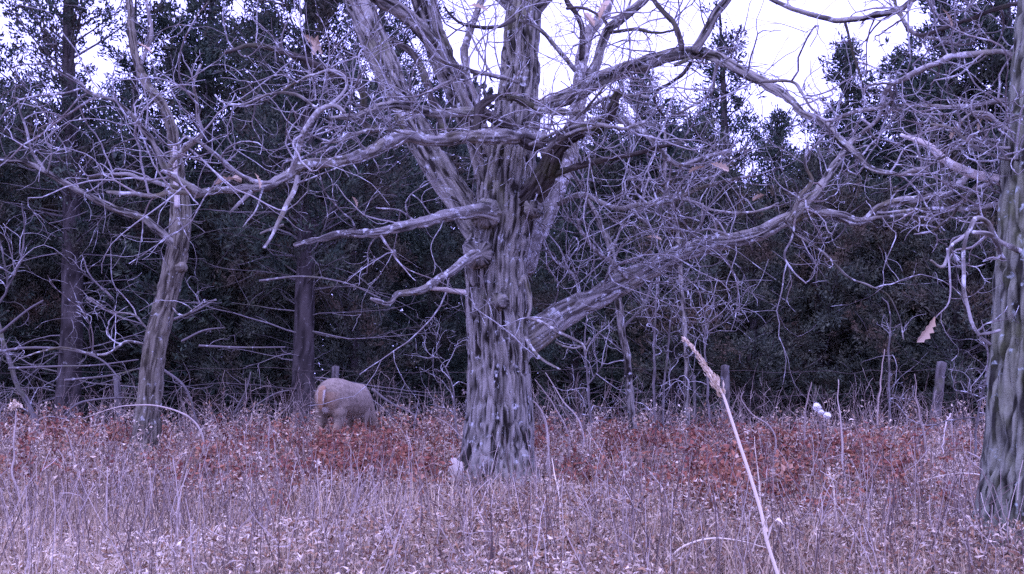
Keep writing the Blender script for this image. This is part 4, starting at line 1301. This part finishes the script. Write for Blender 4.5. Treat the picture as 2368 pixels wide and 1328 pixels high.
stalk([(45, 1160), (30, 1090), (36, 1010), (40, 950), (32, 935)], (7, 7), (8, 7, 5), "pale stalk with a drooping seed head near the left edge", head=(32, 938, .035, 60), twn=2)
stalk([(472, 1015), (440, 968), (370, 940), (300, 938), (260, 945), (190, 968)], (10, 9.8), (7, 6, 3), "reddish stem arching to the left beside the leaning tree", twn=3)
stalk([(622, 1045), (621, 990), (622, 962), (634, 966)], (8.8, 8.8), (7, 6, 4), "short pale stalk with a hooked tip left of the deer")
stalk([(1345, 985), (1300, 925), (1262, 862)], (9.6, 9.8), (6, 5, 3), "upper of two grey stems leaning against the right of the oak", twn=2)
stalk([(1312, 1000), (1275, 930), (1238, 878)], (9.4, 9.6), (6, 5, 3), "lower of two grey stems leaning against the right of the oak", twn=2)
stalk([(1266, 995), (1245, 940), (1222, 920)], (9.2, 9.2), (8, 7, 5), "pale bent stem close to the right of the oak trunk")
stalk([(1958, 1210), (1950, 1060), (1942, 960), (1938, 878)], (7.5, 7.5), (8, 7, 4), "tall pale forked stem right of the white seed puffs", twn=6)
stalk([(2138, 1020), (2122, 935), (2116, 865)], (9, 9), (8, 6, 4), "pale stem just left of the leaning fence post", twn=3)
stalk([(2030, 945), (2038, 880), (2046, 808)], (12, 12), (6, 6, 4), "thin grey stem in front of the dark wood left of the leaning post")
stalk([(1860, 965), (1870, 920), (1877, 885)], (9.5, 9.5), (7, 6, 4), "short stem just left of the white seed puffs", twn=2)
stalk([(1790, 1000), (1740, 960), (1716, 925), (1722, 905)], (9.5, 9.5), (6, 5, 3), "forked stem right of the tall foreground seed stalk", twn=4)
stalk([(1302, 1265), (1293, 1170), (1283, 1105), (1278, 1060)], (5.6, 5.8), (7, 6, 3), "thin straw stem in the grass below the long low limb", M_STRAW)
stalk([(1945, 1270), (1935, 1190), (1925, 1110), (1920, 1090)], (5.6, 5.6), (8, 8, 5), "straw stem in the lower right grass", M_STRAW, head=(1922, 1105, .03, 30))
stalk([(1545, 1300), (1580, 1262), (1640, 1246), (1710, 1250), (1780, 1268)], (4.9, 4.9), (9, 7, 4), "straw blade arching low across the foot of the tall seed stalk", M_STRAW)
stalk([(250, 1262), (249, 1180), (247, 1080)], (5.6, 5.6), (6, 6, 4), "dark thin upright stem in the lower left grass", twn=3)
stalk([(420, 1262), (408, 1150), (404, 1060)], (5.6, 5.6), (6, 5, 4), "dark thin upright stem below the leaning tree", twn=3)
stalk([(2290, 1115), (2230, 1095), (2160, 1105), (2110, 1120)], (6.2, 6.4), (6, 5, 3), "straw stem bowed left from the foot of the right-hand oak", M_STRAW)
stalk([(2368, 1160), (2330, 1110), (2280, 1070), (2240, 1045)], (5.6, 6), (8, 7, 4), "fallen grey twig leaning on the right-hand oak", twn=4)
stalk([(2330, 1260), (2345, 1200), (2300, 1190)], (5.2, 5.2), (7, 6, 4), "bent twig at the foot of the right-hand oak", twn=3)
stalk([(1770, 1250), (1755, 1100), (1745, 1010)], (6.2, 6.2), (5, 5, 3), "pale straw standing behind the tall seed stalk", M_STRAW)
stalk([(1560, 1262), (1540, 1150), (1500, 1090)], (6, 6), (6, 5, 3), "grey stem leaning left in the grass left of the seed stalk")
stalk([(2200, 960), (2185, 1000), (2180, 1050)], (10, 9), (5, 5, 4), "bent stem before the leaning fence post", twn=3)
stalk([(200, 1180), (170, 1050), (155, 995)], (8, 8), (6, 5, 3), "grey stem leaning left in the left grass", twn=3)
stalk([(1085, 1040), (1040, 985), (1010, 965)], (9, 9.2), (6, 5, 3), "pale stem bending left beside the big oak's foot", twn=4)

# white seed puffs
wp = at(1905, 1060, 9.0)
puffp = thing("puff_plant", (wp[0], 9.0, float(ground_z(wp[0], 9.0))), "dry plant holding bright white fluffy seed puffs in the right middle grass", "dry plant")
mb = MB()
for tip in ((1889, 942), (1898, 955), (1912, 962)):
    S = smooth_path(np.array([[wp[0], 9.0, float(ground_z(wp[0], 9.0))], at(1903, 1030, 9), at(tip[0], tip[1] + 8, 9)]), .03)
    tube(mb, S, .0035, 5, 0, 0)
put("stem", mb, M_WEEDSTEM, puffp)
for (qx, qy, r) in ((1889, 941, .030), (1898, 953, .020), (1913, 961, .027)):
    mb = MB()
    c0 = at(qx, qy, 9.0)
    n, m = 16, 10
    th = np.linspace(0, 2 * np.pi, n, endpoint=False)
    V = np.concatenate([np.stack([np.sin(math.pi * i / m) * np.cos(th), np.sin(math.pi * i / m) * np.sin(th), np.full(n, math.cos(math.pi * i / m))], -1) for i in range(m + 1)])
    V = V * (1 + (vnoise(V * 2.2 + qx, 17) - .5) * .7)[:, None] * np.array([1.15, 1, .85]) * r
    Q = [(i * n + j, (i + 1) * n + j, (i + 1) * n + (j + 1) % n, i * n + (j + 1) % n) for i in range(m) for j in range(n)]
    mb.add(c0 + V, Q)
    n = 90
    d = norm(rng.normal(size=(n, 3)))
    leafquads(mb, c0 + d * r * .7, d, rng.uniform(.4, .7, n) * r, rng.uniform(.15, .3, n) * r, rng.random(n), .1)
    put("seed_puff", mb, M_FLUFF, puffp, smooth=False)

# the tall seed stalk right in front of the camera
FY = 2.1
f0 = at(1830, 1420, FY)
fz = float(ground_z(f0[0] + .12, FY))
fs = thing("seed_stalk", (f0[0] + .12, FY, fz), "tall pale grass stalk with a feathery seed head leaning left, close to the camera", "grass stalk")
pts = np.array([[f0[0] + .12, FY, fz, .0034]] + [np.append(at(a_, b2_, FY), w_) for a_, b2_, w_ in ((1828, 1420, .0034), (1776, 1260, .0033), (1761, 1189, .0033), (1735, 1102, .0032), (1711, 1030, .003), (1687, 957, .0028), (1672, 914, .0024), (1648, 875, .0018), (1624, 837, .0014), (1600, 803, .001), (1583, 784, .0006))])
S = smooth_path(pts, .01)
mb = MB()
tube(mb, S[:, :3], S[:, 3], 10, 0, .04, 2, tone=.9)
put("stem", mb, M_STRAW, fs)
mb = MB()
hs = smooth_path(pts[7:], .0022)
for k in range(0, len(hs) - 1):
    u = k / len(hs)
    n = 3
    Tn = norm(hs[k + 1, :3] - hs[k, :3])
    D = Tn[None] * 1.0 + rng.normal(size=(n, 3)) * .22
    L = rng.uniform(.010, .018, n) * (1.15 - .6 * u)
    leafquads(mb, hs[k, :3] + rng.normal(size=(n, 3)) * .0034 * (1.2 - u), D, L, rng.uniform(.004, .007, n) * (1.2 - .6 * u), rng.random(n), .1)
    if rng.random() < .4:
        leafquads(mb, hs[k, :3][None], Tn[None] + rng.normal(size=(1, 3)) * .5, np.array([.014]), np.array([.0009]), np.array([1.0]))
put("seed_head", mb, M_STRAW, fs, smooth=False)
for pl in ([(1764, 1222), (1772, 1200), (1778, 1194), (1768, 1212), (1750, 1245), (1735, 1290)], [(1776, 1250), (1785, 1215), (1800, 1200), (1812, 1215)]):
    mb = MB()
    p = smooth_path(np.array([at(a_, b2_, FY - .02) for a_, b2_ in pl]), .008)
    wv = np.sin(np.linspace(.25, math.pi * .98, len(p))) * .0055
    sd = np.array([.75, .3, .6])
    V = np.concatenate([p - sd * wv[:, None], p + sd * wv[:, None] + np.array([0, .002, 0])])
    n = len(p)
    Q = [(i, i + 1, n + i + 1, n + i) for i in range(n - 1)]
    mb.add(V, Q, None, .8)
    put("blade", mb, M_STRAW, fs)
tri = sum(sum(len(p.vertices) - 2 for p in []) for _ in ())
print("\nTRIS", sum(len(m.loops) - 2 * len(m.polygons) for m in bpy.data.meshes), "objects", len(SC.objects))
